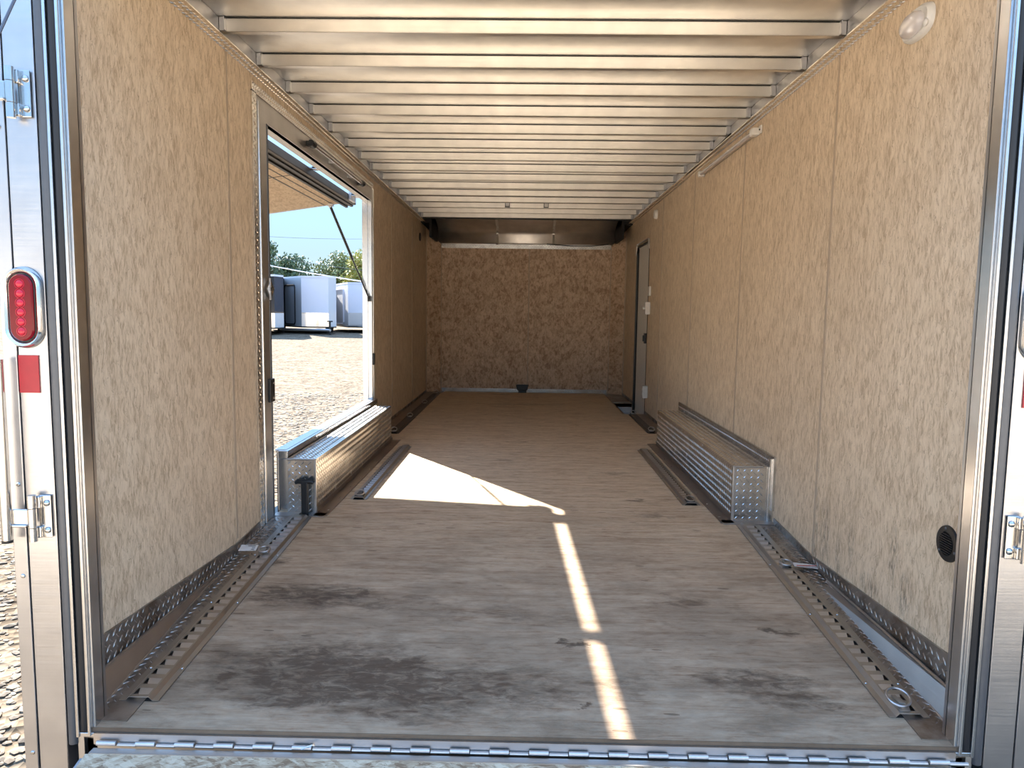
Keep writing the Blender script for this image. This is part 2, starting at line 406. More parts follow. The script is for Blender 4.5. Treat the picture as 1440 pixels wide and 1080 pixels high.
# under-frame that closes the body below the floor
m = MB(); m.box(-1.22, 1.22, 1.5, 7.2, -.26, -.135)
m.hexa([(-1.20, -.08, -.26), (1.20, -.08, -.26), (1.20, 1.5, -.26), (-1.20, 1.5, -.26)], [(-1.20, -.08, -.145), (1.20, -.08, -.145), (1.20, 1.5, -.045), (-1.20, 1.5, -.045)])
struct(m, 'trim_1', SHELL)
# left wall around the big side opening, right wall around the side door
OY0, OY1, OZ = 1.49, 3.76, 1.832
m = MB(); m.box(-H, -1.225, -.08, OY0-.14, -.05, 2.04); m.box(-H, -1.225, OY1+.05, 6.93, -.05, 2.04); m.box(-H, -1.225, OY0-.14, OY1+.05, 1.955, 2.04)
struct(m, 'wall_left', WALL)
m = MB(); m.box(-1.226, -1.27, -.08, OY0-.02, -.25, 2.1); m.box(-1.226, -1.27, OY1+.02, 7.1, -.25, 2.1); m.box(-1.226, -1.27, OY0-.02, OY1+.02, OZ+.005, 2.1)
m.box(-1.226, -1.27, OY0-.02, OY1+.02, -.25, -.02)
struct(m, 'wall_left_outer_skin', SHELL)
DY0, DY1, DZ = 5.27, 6.09, 1.715
m = MB(); m.box(H, 1.225, -.08, DY0, -.12, 2.04); m.box(H, 1.225, DY1, 6.93, -.12, 2.04); m.box(H, 1.225, DY0, DY1, DZ, 2.04); struct(m, 'wall_right', WALLR)
m = MB(); m.box(1.246, 1.29, -.08, 7.1, -.25, 2.1); struct(m, 'wall_right_outer_skin', SHELL)
# front wall, chamfered corners
xf, YF, YC = 1.034, 7.083, 6.918
m = MB(); m.box(-xf, xf, YF, YF+.03, -.02, 1.80); struct(m, 'wall_front', WALLF)
for s, nm in ((-1, 'wall_front_left'), (1, 'wall_front_right')):
    m = MB(); a = [(s*xf, YF), (s*H, YC), (s*(H+.02), YC+.03), (s*(xf+.01), YF+.04)]
    zt = [1.80, 1.985, 1.985, 1.80]
    if s < 0: a = a[::-1]; zt = zt[::-1]
    m.hexa([(x, y, -.02) for x, y in a], [(x, y, z) for (x, y), z in zip(a, zt)]); struct(m, nm, WALLF)
m = MB(); m.box(-1.27, 1.27, 7.16, 7.2, -.25, 2.1); struct(m, 'wall_front_outer_skin', SHELL)
# roof sheet and curved nose sheet
m = MB(); m.box(-1.27, 1.27, -.12, 6.44, 2.082, 2.10); struct(m, 'ceiling', ROOFM)
m = MB(); NP = []
yy_, zz_ = 7.072, 1.815; tail = [(yy_, zz_)]
for k in range(7):
    th = R(2.5+9*k/6); yy_ -= .016*math.sin(th); zz_ += .016*math.cos(th); tail.append((yy_, zz_))
for k in range(14):
    a = math.pi/2*k/14
    NP.append((6.44+(yy_-6.44)*math.sin(a), zz_+(2.08-zz_)*math.cos(a)))
NP += tail[::-1]
for (ya, za) in NP:
    m.v += [(-1.07, ya, za), (1.07, ya, za)]
for k in range(len(NP)-1): m.f.append((2*k, 2*k+1, 2*k+3, 2*k+2))
o = struct(m, 'ceiling_curved_front', NOSEM, smooth=60); sd = o.modifiers.new('thickness', 'SOLIDIFY'); sd.thickness = .003; sd.offset = 1
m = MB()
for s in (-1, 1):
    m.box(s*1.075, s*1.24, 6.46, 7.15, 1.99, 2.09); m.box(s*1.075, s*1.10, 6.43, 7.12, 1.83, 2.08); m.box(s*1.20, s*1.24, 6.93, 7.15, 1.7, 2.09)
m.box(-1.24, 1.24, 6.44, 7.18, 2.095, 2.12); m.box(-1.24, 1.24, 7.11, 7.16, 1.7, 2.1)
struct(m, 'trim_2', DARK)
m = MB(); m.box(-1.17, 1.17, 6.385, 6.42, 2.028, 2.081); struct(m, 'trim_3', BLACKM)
# cove trims, top of the side walls
for s, k in ((-1, 4), (1, 5)):
    m = MB(); y0, y1 = -.08, 6.42
    m.box(s*1.143, s*1.199, y0, y1, 2.000, 2.005)
    m.tread((min(s*1.143, s*1.199), y0, 2.000), (0, 1, 0), (1, 0, 0), y1-y0, .056, p=.028, hgt=.0030, L=.011, wd=.0036)
    struct(m, 'trim_%d' % k, DIAC)
for s, k in ((-1, 6), (1, 7)):
    m = MB(); m.box(s*1.172, s*1.18, -.08, 6.42, 2.03, 2.081); struct(m, 'trim_%d' % k, ALU)
# front wall trims
m = MB(); m.box(-xf, xf, YF-.012, YF-.001, 1.762, 1.815); m.tread((-xf, YF-.012, 1.762), (1, 0, 0), (0, 0, 1), 2*xf, .053); struct(m, 'trim_8', DIA)
m = MB(); m.box(-xf+.01, xf-.01, YF-.012, YF-.001, 0, .045); m.tread((-xf+.01, YF-.012, 0), (1, 0, 0), (0, 0, 1), 2*xf-.02, .045); struct(m, 'baseboard_front', DIA)
for s, k in ((-1, 9), (1, 10)):
    m = MB(); q = [(s*.985, YF-.01), (s*1.19, YC-.01), (s*1.19, 6.75), (s*1.0, 6.88)]
    if s > 0: q = [(s*.985, YF-.01), (s*1.19, YC-.01), (s*1.19, 6.15), (s*.985, 6.15)]
    if s > 0: q = q[::-1]
    m.hexa([(x, y, .001) for x, y in q], [(x, y, .006) for x, y in q]); struct(m, 'trim_%d' % k, DIAD)
# battens over the panel seams
def batten(i, x, y, z0, z1, wd=.017, face='x'):
    m = MB()
    if face == 'x':
        s = 1 if x > 0 else -1; m.box(x-s*.003, x, y-wd/2, y+wd/2, z0, z1)
    else: m.box(x-wd/2, x+wd/2, y-.003, y, z0, z1)
    struct(m, 'trim_%d' % i, BATTEN)
for i, y in enumerate((1.033, 2.228, 3.423, 4.618)): batten(11+i, H, y, .0 if i == 0 else .27 if i < 3 else .03, 1.998)
for i, y in enumerate((1.044, 4.63, 5.82)): batten(16+i, -H, y, .03, 1.998)
batten(20, .04, YF, .045, 1.762, .014, 'y')
for i, s in enumerate((-1, 1)):
    m = MB(); m.tube([(s*(xf+.002), YF-.004, .0), (s*(xf+.002), YF-.004, 1.80)], .006, 6); struct(m, 'trim_%d' % (21+i), BATTEN)
    m = MB(); m.tube([(s*(H-.003), YC-.004, .0), (s*(H-.003), YC-.004, 1.98)], .008, 6); struct(m, 'trim_%d' % (23+i), BATTEN)
# kick plates (diamond) along the wall feet
def kick(s):
    m = MB(); x = s*H
    tops = [(-.09, .060), (1.03, .006), (1.50, .030)] if s > 0 else [(-.09, .066), (1.03, .014), (1.35, .030)]
    def bot(y): return max(zf(y), -.032)
    ys = [-.09, .3, .6, .83, 1.03, 1.3, tops[-1][0]]
    def top(y):
        for (a, za), (b, zb) in zip(tops, tops[1:]):
            if a <= y <= b: return za+(zb-za)*(y-a)/(b-a)
        return tops[-1][1]
    for a, b in zip(ys, ys[1:]):
        q = [(x-s*.006, a, bot(a)), (x-s*.006, b, bot(b)), (x, b, bot(b)), (x, a, bot(a))]
        t = [(x-s*.006, a, top(a)), (x-s*.006, b, top(b)), (x, b, top(b)), (x, a, top(a))]
        if s < 0: q, t = q[::-1], t[::-1]
        m.hexa(q[::-1], t[::-1])
        vx = Vector((0, 0, 1)); zb_ = max(bot(a), bot(b)); hh_ = min(top(a), top(b))-zb_
        m.tread((x-s*.006, b if s > 0 else a, zb_), (0, -s, 0), vx, b-a, hh_)
    for a, b in ((3.56, 5.25) if s > 0 else (3.9, 6.92), (6.1, 6.92) if s > 0 else (3.70, 3.9)):
        m.box(x-s*.006, x, a, b, 0, .032)
    struct(m, 'baseboard_right' if s > 0 else 'baseboard_left', DIAD)
    # plain tapering plate under it
    m = MB(); q = [(s*1.15, -.09, zf(-.09)), (s*1.15, .83, zf(.83)), (s*1.198, .83, zf(.83)), (s*1.198, -.09, zf(-.09))]
    t = [(s*1.186, -.09, -.034), (s*1.192, .83, zf(.83)+.004), (s*1.199, .83, zf(.83)+.004), (s*1.199, -.09, -.034)]
    if s < 0: q, t = q[::-1], t[::-1]
    m.hexa(q[::-1], t[::-1]); m.tube([(s*1.183, -.09, -.030), (s*1.190, .86, -.036)], .005, 6); m.tube([(s*1.148, -.09, zf(-.09)+.002), (s*1.188, .86, zf(.86)+.004)], .004, 6)
    struct(m, 'trim_%d' % (30+(s > 0)), KICK)
    # dusty flat plate between wall and track
    m = MB(); q = [(s*1.05, -.09), (s*1.05, 1.47), (s*1.195, 1.47), (s*1.195, -.09)]
    if s < 0: q = q[::-1]
    q = q[::-1]
    m.hexa([(x_, y, zf(y)+.0005) for x_, y in q], [(x_, y, zf(y)+.003) for x_, y in q])
    m.tread((min(s*1.122, s*1.19), -.09, zf(-.09)+.003), (1, 0, 0), (0, 1, .07), .068, 1.55); struct(m, 'trim_%d' % (32+(s > 0)), DIAD)
    m = MB(); m.box(s*1.105, s*1.195, 3.75 if s < 0 else 3.58, 6.9 if s < 0 else 5.24, .0005, .004); struct(m, 'trim_%d' % (34+(s > 0)), FLANGE)
    # strip across the fold of the floor, in front of the wheel box
    m = MB(); m.box(s*.955, s*1.2, 1.475, 1.54, .001, .005); struct(m, 'trim_%d' % (36+(s > 0)), KICK)
kick(-1); kick(1)

# side opening: casing, reveal
C = MB(); C.box(-1.197, -1.225, OY0-.14, OY0-.012, .0, 1.955); C.box(-1.197, -1.225, OY0-.012, OY1+.05, OZ, 1.955); C.box(-1.197, -1.225, OY1+.012, OY1+.05, .0, OZ)
C.box(-1.20, -1.268, OY0-.02, OY0-.008, 0, OZ+.004); C.box(-1.20, -1.268, OY0-.02, OY1+.02, OZ, OZ+.012)
f1 = struct(C, 'window_1', CASEM)
m = MB(); m.box(-1.192, -1.198, OY0-.19, OY0-.14, .0, 1.93); m.box(-1.192, -1.198, OY0-.19, OY1+.06, 1.925, 1.965); m.box(-1.192, -1.198, OY1+.05, OY1+.075, .29, 1.925)
m.tread((-1.192, OY0-.19, .02), (0, 1, 0), (0, 0, 1), .05, 1.9); m.tread((-1.192, OY0-.19, 1.925), (0, 1, 0), (0, 0, 1), OY1-OY0+.25, .04, p=.026, L=.0095)
m.build('window_border', DIAC, f1)
m = MB(); m.tube([(-1.193, OY0-.118, .0), (-1.193, OY0-.118, 1.90)], .006, 8); m.build('window_edge_bead', ALUS, f1, smooth=40)
m = MB(); m.box(-1.195, -1.262, OY0-.008, OY0+.010, .0, OZ); m.build('window_seal', RUBG, f1, bevel=.004)
m = MB(); m.box(-1.196, -1.268, OY1-.004, OY1+.014, .28, OZ); m.box(-1.225, -1.235, OY1-.02, OY1, .28, OZ); m.build('window_reveal', ALUS, f1)
m = MB(); m.box(-1.155, -1.205, 1.575, OY1, .262, .300); m.box(-1.155, -1.205, 1.575, 1.625, .0, .262); m.box(-1.172, -1.228, 1.60, OY1, .288, .302); m.build('window_sill', ALUS, f1, bevel=.003)
m = MB(); m.box(-1.205, -1.225, 1.62, OY1, -.02, .288); m.build('window_lower_panel', SHELL, f1)
# side door (right wall, far end)
D = MB(); D.box(1.222, 1.244, DY0+.01, DY1-.01, -.12, DZ-.02); d1 = struct(D, 'door_1', DOORM)
m = MB()
m.tube([(1.206, DY1-.012, -.10), (1.206, DY1-.012, DZ-.08), (1.206, DY1-.06, DZ-.014), (1.206, DY0+.06, DZ-.014), (1.206, DY0+.012, DZ-.08), (1.206, DY0+.012, -.10)], .010, 6)
m.build('door_seal', BLACK, d1)
m = MB(); m.tube([(1.196, DY1+.005, 1.62), (1.196, DY1-.03, DZ+.004), (1.196, DY1-.08, DZ+.012), (1.196, DY0+.08, DZ+.012), (1.196, DY0+.03, DZ+.004), (1.196, DY0-.005, 1.62)], .011, 6); m.build('door_frame', ALUS, d1, smooth=50)
m = MB(); m.box(1.216, 1.246, DY1-.03, DY1+.003, -.11, DZ-.03); m.build('door_jamb', BLACK, d1)
m = MB(); m.box(1.180, 1.222, DY0+.03, DY0+.09, .70, .80); m.box(1.165, 1.182, DY0+.045, DY0+.065, .72, .78); m.build('door_latch', BLACK, d1, bevel=.003)

# ================================================================== ROOF BOWS
ordn = ['first', 'second', 'third', 'fourth', 'fifth', 'sixth', 'seventh', 'eighth', 'ninth', 'tenth', 'eleventh', 'twelfth', 'thirteenth', 'fourteenth', 'fifteenth', 'sixteenth', 'seventeenth']
b0 = thing('roof_bow', '', 'roof bow', (0, .167, 2.03), 'roof bows across the ceiling')
m = MB(); y = .167
m.box(-1.168, 1.168, y, y+.003, 2.030, 2.081); m.box(-1.168, 1.168, y, y+.028, 2.030, 2.033); m.box(-1.168, 1.168, y+.025, y+.028, 2.033, 2.042)
m.build('channel', BOWM, b0)
m = MB(); m.box(-1.168, 1.168, y-.0035, y-.0003, 2.0775, 2.0812); m.build('joint_line', BLACK, b0)  # thin black line where the bow meets the roof sheet
for s in (-1, 1):
    m = MB(); m.box(s*1.150, s*1.170, y-.010, y-.001, 2.031, 2.080); m.box(s*1.1465, s*1.150, y-.022, y-.001, 2.031, 2.080); m.build('end_bracket', ALU, b0)
YB = [.167+.3815*k for k in range(17)]
for k in range(17):
    o = b0 if k == 0 else dup(b0, (0, YB[k], 2.03))
    far = 16-k
    if k < 9:
        o['label'] = 'pressed metal roof bow across the ceiling, %s one counted from the rear opening' % ordn[k]
    elif far == 0: o['label'] = 'pressed metal roof bow across the ceiling, last one before the curved front'
    else: o['label'] = 'pressed metal roof bow across the ceiling, %s one counted back from the curved front' % ordn[far]
# nose ribs
rb = MB()
for (ya, za), (yb, zb) in zip(NP, NP[1:]):
    rb.hexa([(-.35-.014, ya-.01, za-.02), (-.35+.014, ya-.01, za-.02), (-.35+.014, yb-.02, zb-.01), (-.35-.014, yb-.02, zb-.01)], [(-.35-.014, ya, za), (-.35+.014, ya, za), (-.35+.014, yb, zb), (-.35-.014, yb, zb)])
r0 = rb.build('nose_rib', BOWM, smooth=60); tag(r0, 'thin curved metal rib in the front roof curve, the left one of two', 'rib', 'curved ribs of the front roof')
r1_ = r0.copy(); COL.objects.link(r1_); r1_.location = (.68, 0, 0); r1_['label'] = 'thin curved metal rib in the front roof curve, the right one of two'
# clips on a bow near the front
for i, x in enumerate((-.195, .192)):
    yb = YB[14]; t = thing('bow_clip', 'small square metal clip on a ceiling bow near the front, %s one' % ('left' if i == 0 else 'right'), 'clip', (x, yb-.02, 2.036), 'square clips on the ceiling bow')
    m = MB(); m.box(x-.024, x-.019, yb-.036, yb-.004, 2.034, 2.076); m.box(x+.019, x+.024, yb-.036, yb-.004, 2.034, 2.076); m.box(x-.024, x+.024, yb-.036, yb-.004, 2.034, 2.038); m.build('bracket', BLACKM, t)
    m = MB(); m.box(x-.018, x+.018, yb-.030, yb-.004, 2.040, 2.074); m.build('plate', ALUS if i == 0 else CASEM, t)

# ================================================================== WHEEL BOXES
def wheel_box(s, label):
    y0, y1, zt = 1.54, 3.56, .268; xi, xo = s*1.01, s*(1.15 if s < 0 else 1.198)
    t = thing('wheel_box', label, 'wheel box', (s*1.1, y0, 0), 'wheel boxes')
    m = MB(); m.box(xi, xo, y0+.004, y1, 0.002, zt)
    if s < 0: m.tread((xi, y0, .012), (0, 1, 0), (0, 0, 1), y1-y0, zt-.016); m.tread((min(xi, xo), y0+.004, zt), (1, 0, 0), (0, 1, 0), abs(xo-xi), y1-y0-.004)
    else: m.tread((xi, y1, .012), (0, -1, 0), (0, 0, 1), y1-y0, zt-.016); m.tread((xi, y0+.004, zt), (1, 0, 0), (0, 1, 0), abs(xo-xi), y1-y0-.004)
    b = m.build('cover', DIA, t)
    m = MB(); m.box(s*1.016, s*(1.148 if s < 0 else 1.168), y0, y0+.004, .004, zt-.006); m.tread((1.020 if s > 0 else -1.145, y0, .01), (1, 0, 0), (0, 0, 1), .145 if s > 0 else .125, zt-.02); m.build('end_panel', DIA, t)
    m = MB(); m.box(s*1.006, s*1.018, y0-.003, y0+.01, .003, zt+.002); m.box(s*1.006, s*1.150, y0-.003, y0+.01, zt-.004, zt+.003); m.build('corner_angle', ALU, t, bevel=.002)
    m = MB(); m.box(s*.945, s*1.01, y0-.05, y1+.03, .001, .005); m.box(s*1.003, s*1.01, y0, y1, .005, .03); m.build('base_flange', FLANGE, t)
    for k in range(9): sm = MB(); sm.ball((s*.962, y0+.05+k*.235, .006), .005, 8, 4, (1, 1, .5)); sm.build('screw', ALUS, t)
    if s > 0:
        m = MB(); m.box(1.188, 1.199, y0-.03, y1+.10, .06, .322); m.tread((1.188, y1+.1, zt+.004), (0, -1, 0), (0, 0, 1), y1-y0+.12, .046, p=.027, L=.010); m.build('back_plate', DIA, t)
        m = MB(); m.box(1.170, 1.176, y0-.006, y0+.006, .004, zt+.002); m.box(1.176, 1.199, y0-.012, y0-.002, .004, .31); m.build('corner_strip', ALUS, t)
    return t
wheel_box(-1, 'diamond plate wheel box on the left, below the open side hatch')
wheel_box(1, 'diamond plate wheel box on the right, against the board wall with a raised back plate')

# ================================================================== TIE-DOWN TRACKS
def etrack(label, xa, xb, y0, y1, dark=False, pitch=.0495, slots=True):
    s = 1 if xa > 0 else -1
    xl, xr = min(xa, xb), max(xa, xb); wd = xr-xl; xm = (xl+xr)/2
    t = thing('tie_down_track', label, 'track', (xm, y0, zf(y0)), 'tie-down tracks on the floor')
    f0, sh = wd*.16, wd*.25; hh = .012
    P = lambda x, y, h: (x, y, zf(y)+.003+h)
    m = MB()
    def slab(x0, h0, x1, h1, ya, yb, th=.0022):
        m.hexa([P(x0, ya, h0-th), P(x1, ya, h1-th), P(x1, yb, h1-th), P(x0, yb, h0-th)], [P(x0, ya, h0), P(x1, ya, h1), P(x1, yb, h1), P(x0, yb, h0)])
    for a, h0, b, h1 in ((0, .002, f0, .002), (f0, .002, sh, hh), (wd-sh, hh, wd-f0, .002), (wd-f0, .002, wd, .002)): slab(xl+a, h0, xl+b, h1, y0, y1)
    e = wd*.05; slab(xl+sh, hh, xl+sh+e, hh, y0, y1); slab(xr-sh-e, hh, xr-sh, hh, y0, y1)
    n_ = int((y1-y0-.03)/pitch); yy = y0+.012; slab(xl+sh+e, hh, xr-sh-e, hh, y0, yy)
    lip = MB(); xs0, xs1 = xl+sh+e, xr-sh-e
    last = yy
    for k in range(n_):
        a = yy+k*pitch; hole = pitch*.60
        slab(xs0, hh, xs1, hh, a+hole, a+pitch); last = a+pitch
        if slots:
            th = .002; ya, yb = a+hole*.22, a+hole; w_ = xs1-xs0; i0, i1, j0, j1 = (.04*w_, .26*w_, .03*w_, .12*w_) if s > 0 else (.26*w_, .04*w_, .12*w_, .03*w_)
            lip = MB(); lip.hexa([P(xs0+i0, ya, hh-.0065), P(xs1-i1, ya, hh-.0065), P(xs1-j1, yb, hh-.003), P(xs0+j0, yb, hh-.003)],
                     [P(xs0+i0, ya, hh-.0035), P(xs1-i1, ya, hh-.0035), P(xs1-j1, yb, hh-.0004), P(xs0+j0, yb, hh-.0004)])
            lip.build('slot_lip', LIPM, t)
        else: slab(xs0, hh-.001, xs1, hh-.001, a, a+hole)
    slab(xs0, hh, xs1, hh, last, y1)
    m.build('rail', STEELD if dark else STEEL, t)
    m = MB(); m.hexa([P(xl+f0, y0+.002, -.0025), P(xr-f0, y0+.002, -.0025), P(xr-f0, y1, -.0025), P(xl+f0, y1, -.0025)], [P(xl+f0, y0+.002, -.0005), P(xr-f0, y0+.002, -.0005), P(xr-f0, y1, -.0005), P(xl+f0, y1, -.0005)])
    m.build('slot_shade', BLACK, t)  # black sheet stands in for the shade inside the slots
    ns = max(3, int((y1-y0)/.4))
    for k in range(ns):
        for x in (xl+f0*.45, xr-f0*.45):
            q = MB(); yk = y0+.16+(y1-y0-.2)*k/ns; q.ball(P(x, yk, .003), .0048, 8, 4, (1, 1, .5)); q.build('screw', ALUS, t)
    return t
etrack('long steel tie-down track on the sloping floor near the left rear', -1.01, -1.12, 0.0, 1.47)
etrack('long steel tie-down track on the sloping floor near the right rear', 1.01, 1.12, 0.0, 1.47)
etrack('slotted tie-down track on the floor beside the left wheel box', -.82, -.908, 1.815, 3.33)
etrack('slotted tie-down track on the floor beside the right wheel box', .83, .925, 1.815, 3.33)
etrack('dark tie-down track on the floor at the front left, holding four rings', -1.01, -1.10, 3.88, 6.85, True, .1, False)
etrack('short dark tie-down track on the floor at the side door', 1.03, 1.112, 4.09, 5.22, True, .1, False)

# tie-down rings
def ring(name, label, x, y, r=.026, tilt=25, group='tie-down rings', tagpaper=None):
    z = zf(y)+.016; t = thing(name, label, 'ring', (x, y, z-.004), group)
    m = MB(); m.box(x-.018, x+.018, y-.016, y+.016, z-.003, z+.004); m.box(x-.006, x+.006, y-.026, y+.02, z+.004, z+.009); m.build('clip', STEEL, t, bevel=.001)
    m = MB(); a = R(tilt); m.torus((x, y-.008, z+.010+r*math.sin(a)*.6), (0, -math.sin(a), math.cos(a)), r, .0038, 24, 8); m.build('loop', ALU, t, smooth=60)
    if tagpaper:
        dx, ry_ = tagpaper; m = MB(); a0 = math.copysign(1, dx)
        m.hexa([(x+a0*.03, y-.022, z+.002), (x+dx, y-.03, z-.006), (x+dx, y+.012, z-.004), (x+a0*.03, y+.012, z+.006)], [(x+a0*.03, y-.022, z+.003), (x+dx, y-.03, z-.005), (x+dx, y+.012, z-.003), (x+a0*.03, y+.012, z+.007)]) if a0 > 0 else \
        m.hexa([(x+dx, y-.03, z+.010), (x+a0*.03, y-.022, z+.010), (x+a0*.03, y+.012, z+.022), (x+dx, y+.012, z+.022)], [(x+dx, y-.03, z+.011), (x+a0*.03, y-.022, z+.011), (x+a0*.03, y+.012, z+.023), (x+dx, y+.012, z+.023)])
        lb = m.build('paper_label', PAPER, t); m = MB()
        if a0 > 0: m.box(x+.04, x+dx-.01, y-.022, y-.016, z+.0040, z+.0046)
        else:
            for k in range(3): m.box(x-.05-.02*(k > 1), x-.038, y-.022+.011*k, y-.018+.011*k, z+.0145+.0035*k, z+.0152+.0035*k)
        m.build('print', REDINK if a0 > 0 else INK, lb)
    return t
ring('tie_down_ring', 'round tie-down ring lying at the rear end of the right rear track', 1.055, .055, .031, 22)
ring('tie_down_ring', 'tie-down ring with a paper label in the left rear track', -1.075, 1.02, .024, 10, tagpaper=(-.10, 0))
ring('tie_down_ring', 'tie-down ring with a paper label in the right rear track', 1.07, .985, .024, 10, tagpaper=(.13, 0))
def folded(label, x, y):
    t = thing('folded_tie_down', label, 'ring', (x, y, .016), 'folded tie-downs at the track ends')
    m = MB(); m.hexa([(x-.026, y-.03, .016), (x+.026, y-.03, .016), (x+.022, y+.035, .016), (x-.022, y+.035, .016)], [(x-.020, y-.026, .022), (x+.020, y-.026, .022), (x+.006, y+.03, .034), (x-.006, y+.03, .034)]); m.build('plate', STEELD, t)
    m = MB(); m.torus((x, y-.004, .032), (0, -.35, .94), .024, .0035, 20, 6); m.build('loop', STEEL, t, smooth=60)
folded('folded tie-down at the near end of the track by the left wheel box', -.864, 1.845)
folded('folded tie-down at the near end of the track by the right wheel box', .877, 1.845)
for i, (x, y, l) in enumerate([(-1.055, 3.92, 'tie-down ring at the near end of the front left track, behind the wheel box'), (-1.055, 4.75, 'second tie-down ring from the near end of the front left track'),
                               (-1.055, 5.75, 'third tie-down ring from the near end of the front left track'), (-1.055, 6.75, 'tie-down ring at the far end of the front left track, by the front wall'),
                               (1.07, 4.14, 'tie-down ring at the near end of the track by the side door'), (1.07, 5.17, 'tie-down ring at the far end of the track by the side door')]):
    ring('tie_down_ring', l, x, y, .026, 30)

# ================================================================== SIDE HATCH
HZ = lambda x: 1.832-.15*(-x-1.33)
t = thing('side_hatch', 'board-lined side hatch raised outwards above the left opening', 'hatch', (-1.33, 2.62, 1.84))
y0, y1 = OY0-.03, OY1+.035; X1 = -3.05
def hs(m, xa, xb, ya, yb, dz0, dz1): m.hexa([(xb, ya, HZ(xb)+dz0), (xa, ya, HZ(xa)+dz0), (xa, yb, HZ(xa)+dz0), (xb, yb, HZ(xb)+dz0)], [(xb, ya, HZ(xb)+dz1), (xa, ya, HZ(xa)+dz1), (xa, yb, HZ(xa)+dz1), (xb, yb, HZ(xb)+dz1)])
m = MB(); hs(m, -1.40, X1, y0, y1, -.004, .02); m.build('board_panel', HATCHP, t)
m = MB(); hs(m, -1.40, X1, y0-.01, y0+.02, -.008, .026); hs(m, -1.40, X1, y1-.012, y1+.004, -.008, .026); hs(m, X1+.01, X1-.03, y0-.01, y1+.004, -.008, .026); m.build('edge_frame', ALU, t)
m = MB(); hs(m, -1.322, -1.405, y0, y1, -.034, .016); m.build('hinge_rail', STEELD, t, bevel=.004)
m = MB(); hs(m, -1.345, -1.362, y0, y1, -.044, -.034); hs(m, -1.385, -1.40, y0, y1, -.046, -.034); m.build('rubber_seal', RUBBER, t)
m = MB(); hs(m, -1.50, -1.506, y0, y1, -.0062, -.004); hs(m, -1.56, -1.568, y0, y1, -.0062, -.004); m.build('seam_line', BLACK, t)
m = MB(); hs(m, -1.42, -2.98, 2.618, 2.624, -.0062, -.004); m.build('panel_joint', BLACK, t)
for yc, wd in ((3.62, .13), (2.58, .06), (1.55, .06)):
    m = MB(); m.box(-1.272, -1.335, yc-wd/2, yc+wd/2, 1.838, 1.842+.004); m.box(-1.27, -1.30, yc-wd/2, yc+wd/2, 1.834, 1.85); m.build('hinge', ALUS, t)
m = MB(); m.box(-1.30, -1.32, 3.55, 3.69, 1.80, 1.86); m.build('hinge_cover', ALU, t)
# gas strut
t = thing('gas_strut', 'thin black gas strut holding up the side hatch', 'strut', (-1.215, OY1-.03, 1.10))
a = Vector((-1.212, OY1-.035, 1.085)); b = Vector((-1.50, OY1-.045, 1.775)); mid = a+(b-a)*.62
m = MB(); m.tube([a, mid], .006, 8); m.build('rod', BLACKM, t, smooth=40)
m = MB(); m.tube([a+(b-a)*.42, b], .0105, 8); m.build('cylinder', BLACK, t, smooth=40)
m = MB(); m.ball(a, .012, 8, 6); m.box(-1.20, -1.222, OY1-.04, OY1-.004, 1.06, 1.10); m.build('mount', BLACK, t)
m = MB(); m.ball(b, .014, 8, 6); m.box(-1.48, -1.52, OY1-.06, OY1-.02, 1.777, 1.792); m.build('mount', ALU, t)
# header light bar
t = thing('strip_light', 'slim metal tube with black end caps on the header above the side opening', 'light', (-1.17, 2.7, 1.885))
m = MB(); m.tube([(-1.168, 2.13, 1.882), (-1.168, 3.30, 1.882)], .012, 10); m.build('tube', ALUS, t, smooth=40)
for yy in (2.10, 3.31):
    m = MB(); m.tube([(-1.168, yy-.02, 1.882), (-1.168, yy+.03, 1.882)], [.017, .021], 10); m.box(-1.168, -1.196, yy-.012, yy+.02, 1.87, 1.895); m.build('end_cap', BLACK, t, smooth=40)
for yy in (2.55, 3.02):
    m = MB(); m.box(-1.165, -1.197, yy-.008, yy+.008, 1.866, 1.898); m.build('clip', ALU, t)
# jamb fittings
t = thing('corner_latch', 'small bright diamond-shaped metal latch on the left edge of the side opening', 'latch', (-1.19, OY0-.04, 1.08))
m = MB(); c0 = (OY0-.015, 1.082)
m.hexa([(-1.186, c0[0]-.05, c0[1]), (-1.186, c0[0], c0[1]-.05), (-1.186, c0[0]+.04, c0[1]), (-1.186, c0[0], c0[1]+.05)], [(-1.194, c0[0]-.05, c0[1]), (-1.194, c0[0], c0[1]-.05), (-1.194, c0[0]+.04, c0[1]), (-1.194, c0[0], c0[1]+.05)]); m.build('plate', POLISH, t)
m = MB(); m.box(-1.178, -1.186, c0[0]-.03, c0[0]+.02, c0[1]-.008, c0[1]+.008); m.box(-1.178, -1.186, c0[0]-.025, c0[0]-.015, c0[1]-.05, c0[1]+.05); m.build('bolt', ALU, t)
t = thing('strike_plate', 'black screwed plate low on the left edge of the side opening', 'plate', (-1.19, OY0-.03, .61))
m = MB(); m.box(-1.184, -1.197, OY0-.05, OY0+.008, .555, .665); m.build('plate', BLACKM, t, bevel=.003)
for zz in (.575, .645):
    m = MB(); m.ball((-1.184, OY0-.012, zz), .006, 8, 6, (.4, 1, 1)); m.build('screw', ALUS, t)
m = MB(); m.box(-1.18, -1.20, OY1+.002, OY1+.04, .565, .655); o = m.build('jamb_latch', BLACK, bevel=.004); tag(o, 'small black latch low on the far edge of the side opening', 'latch')
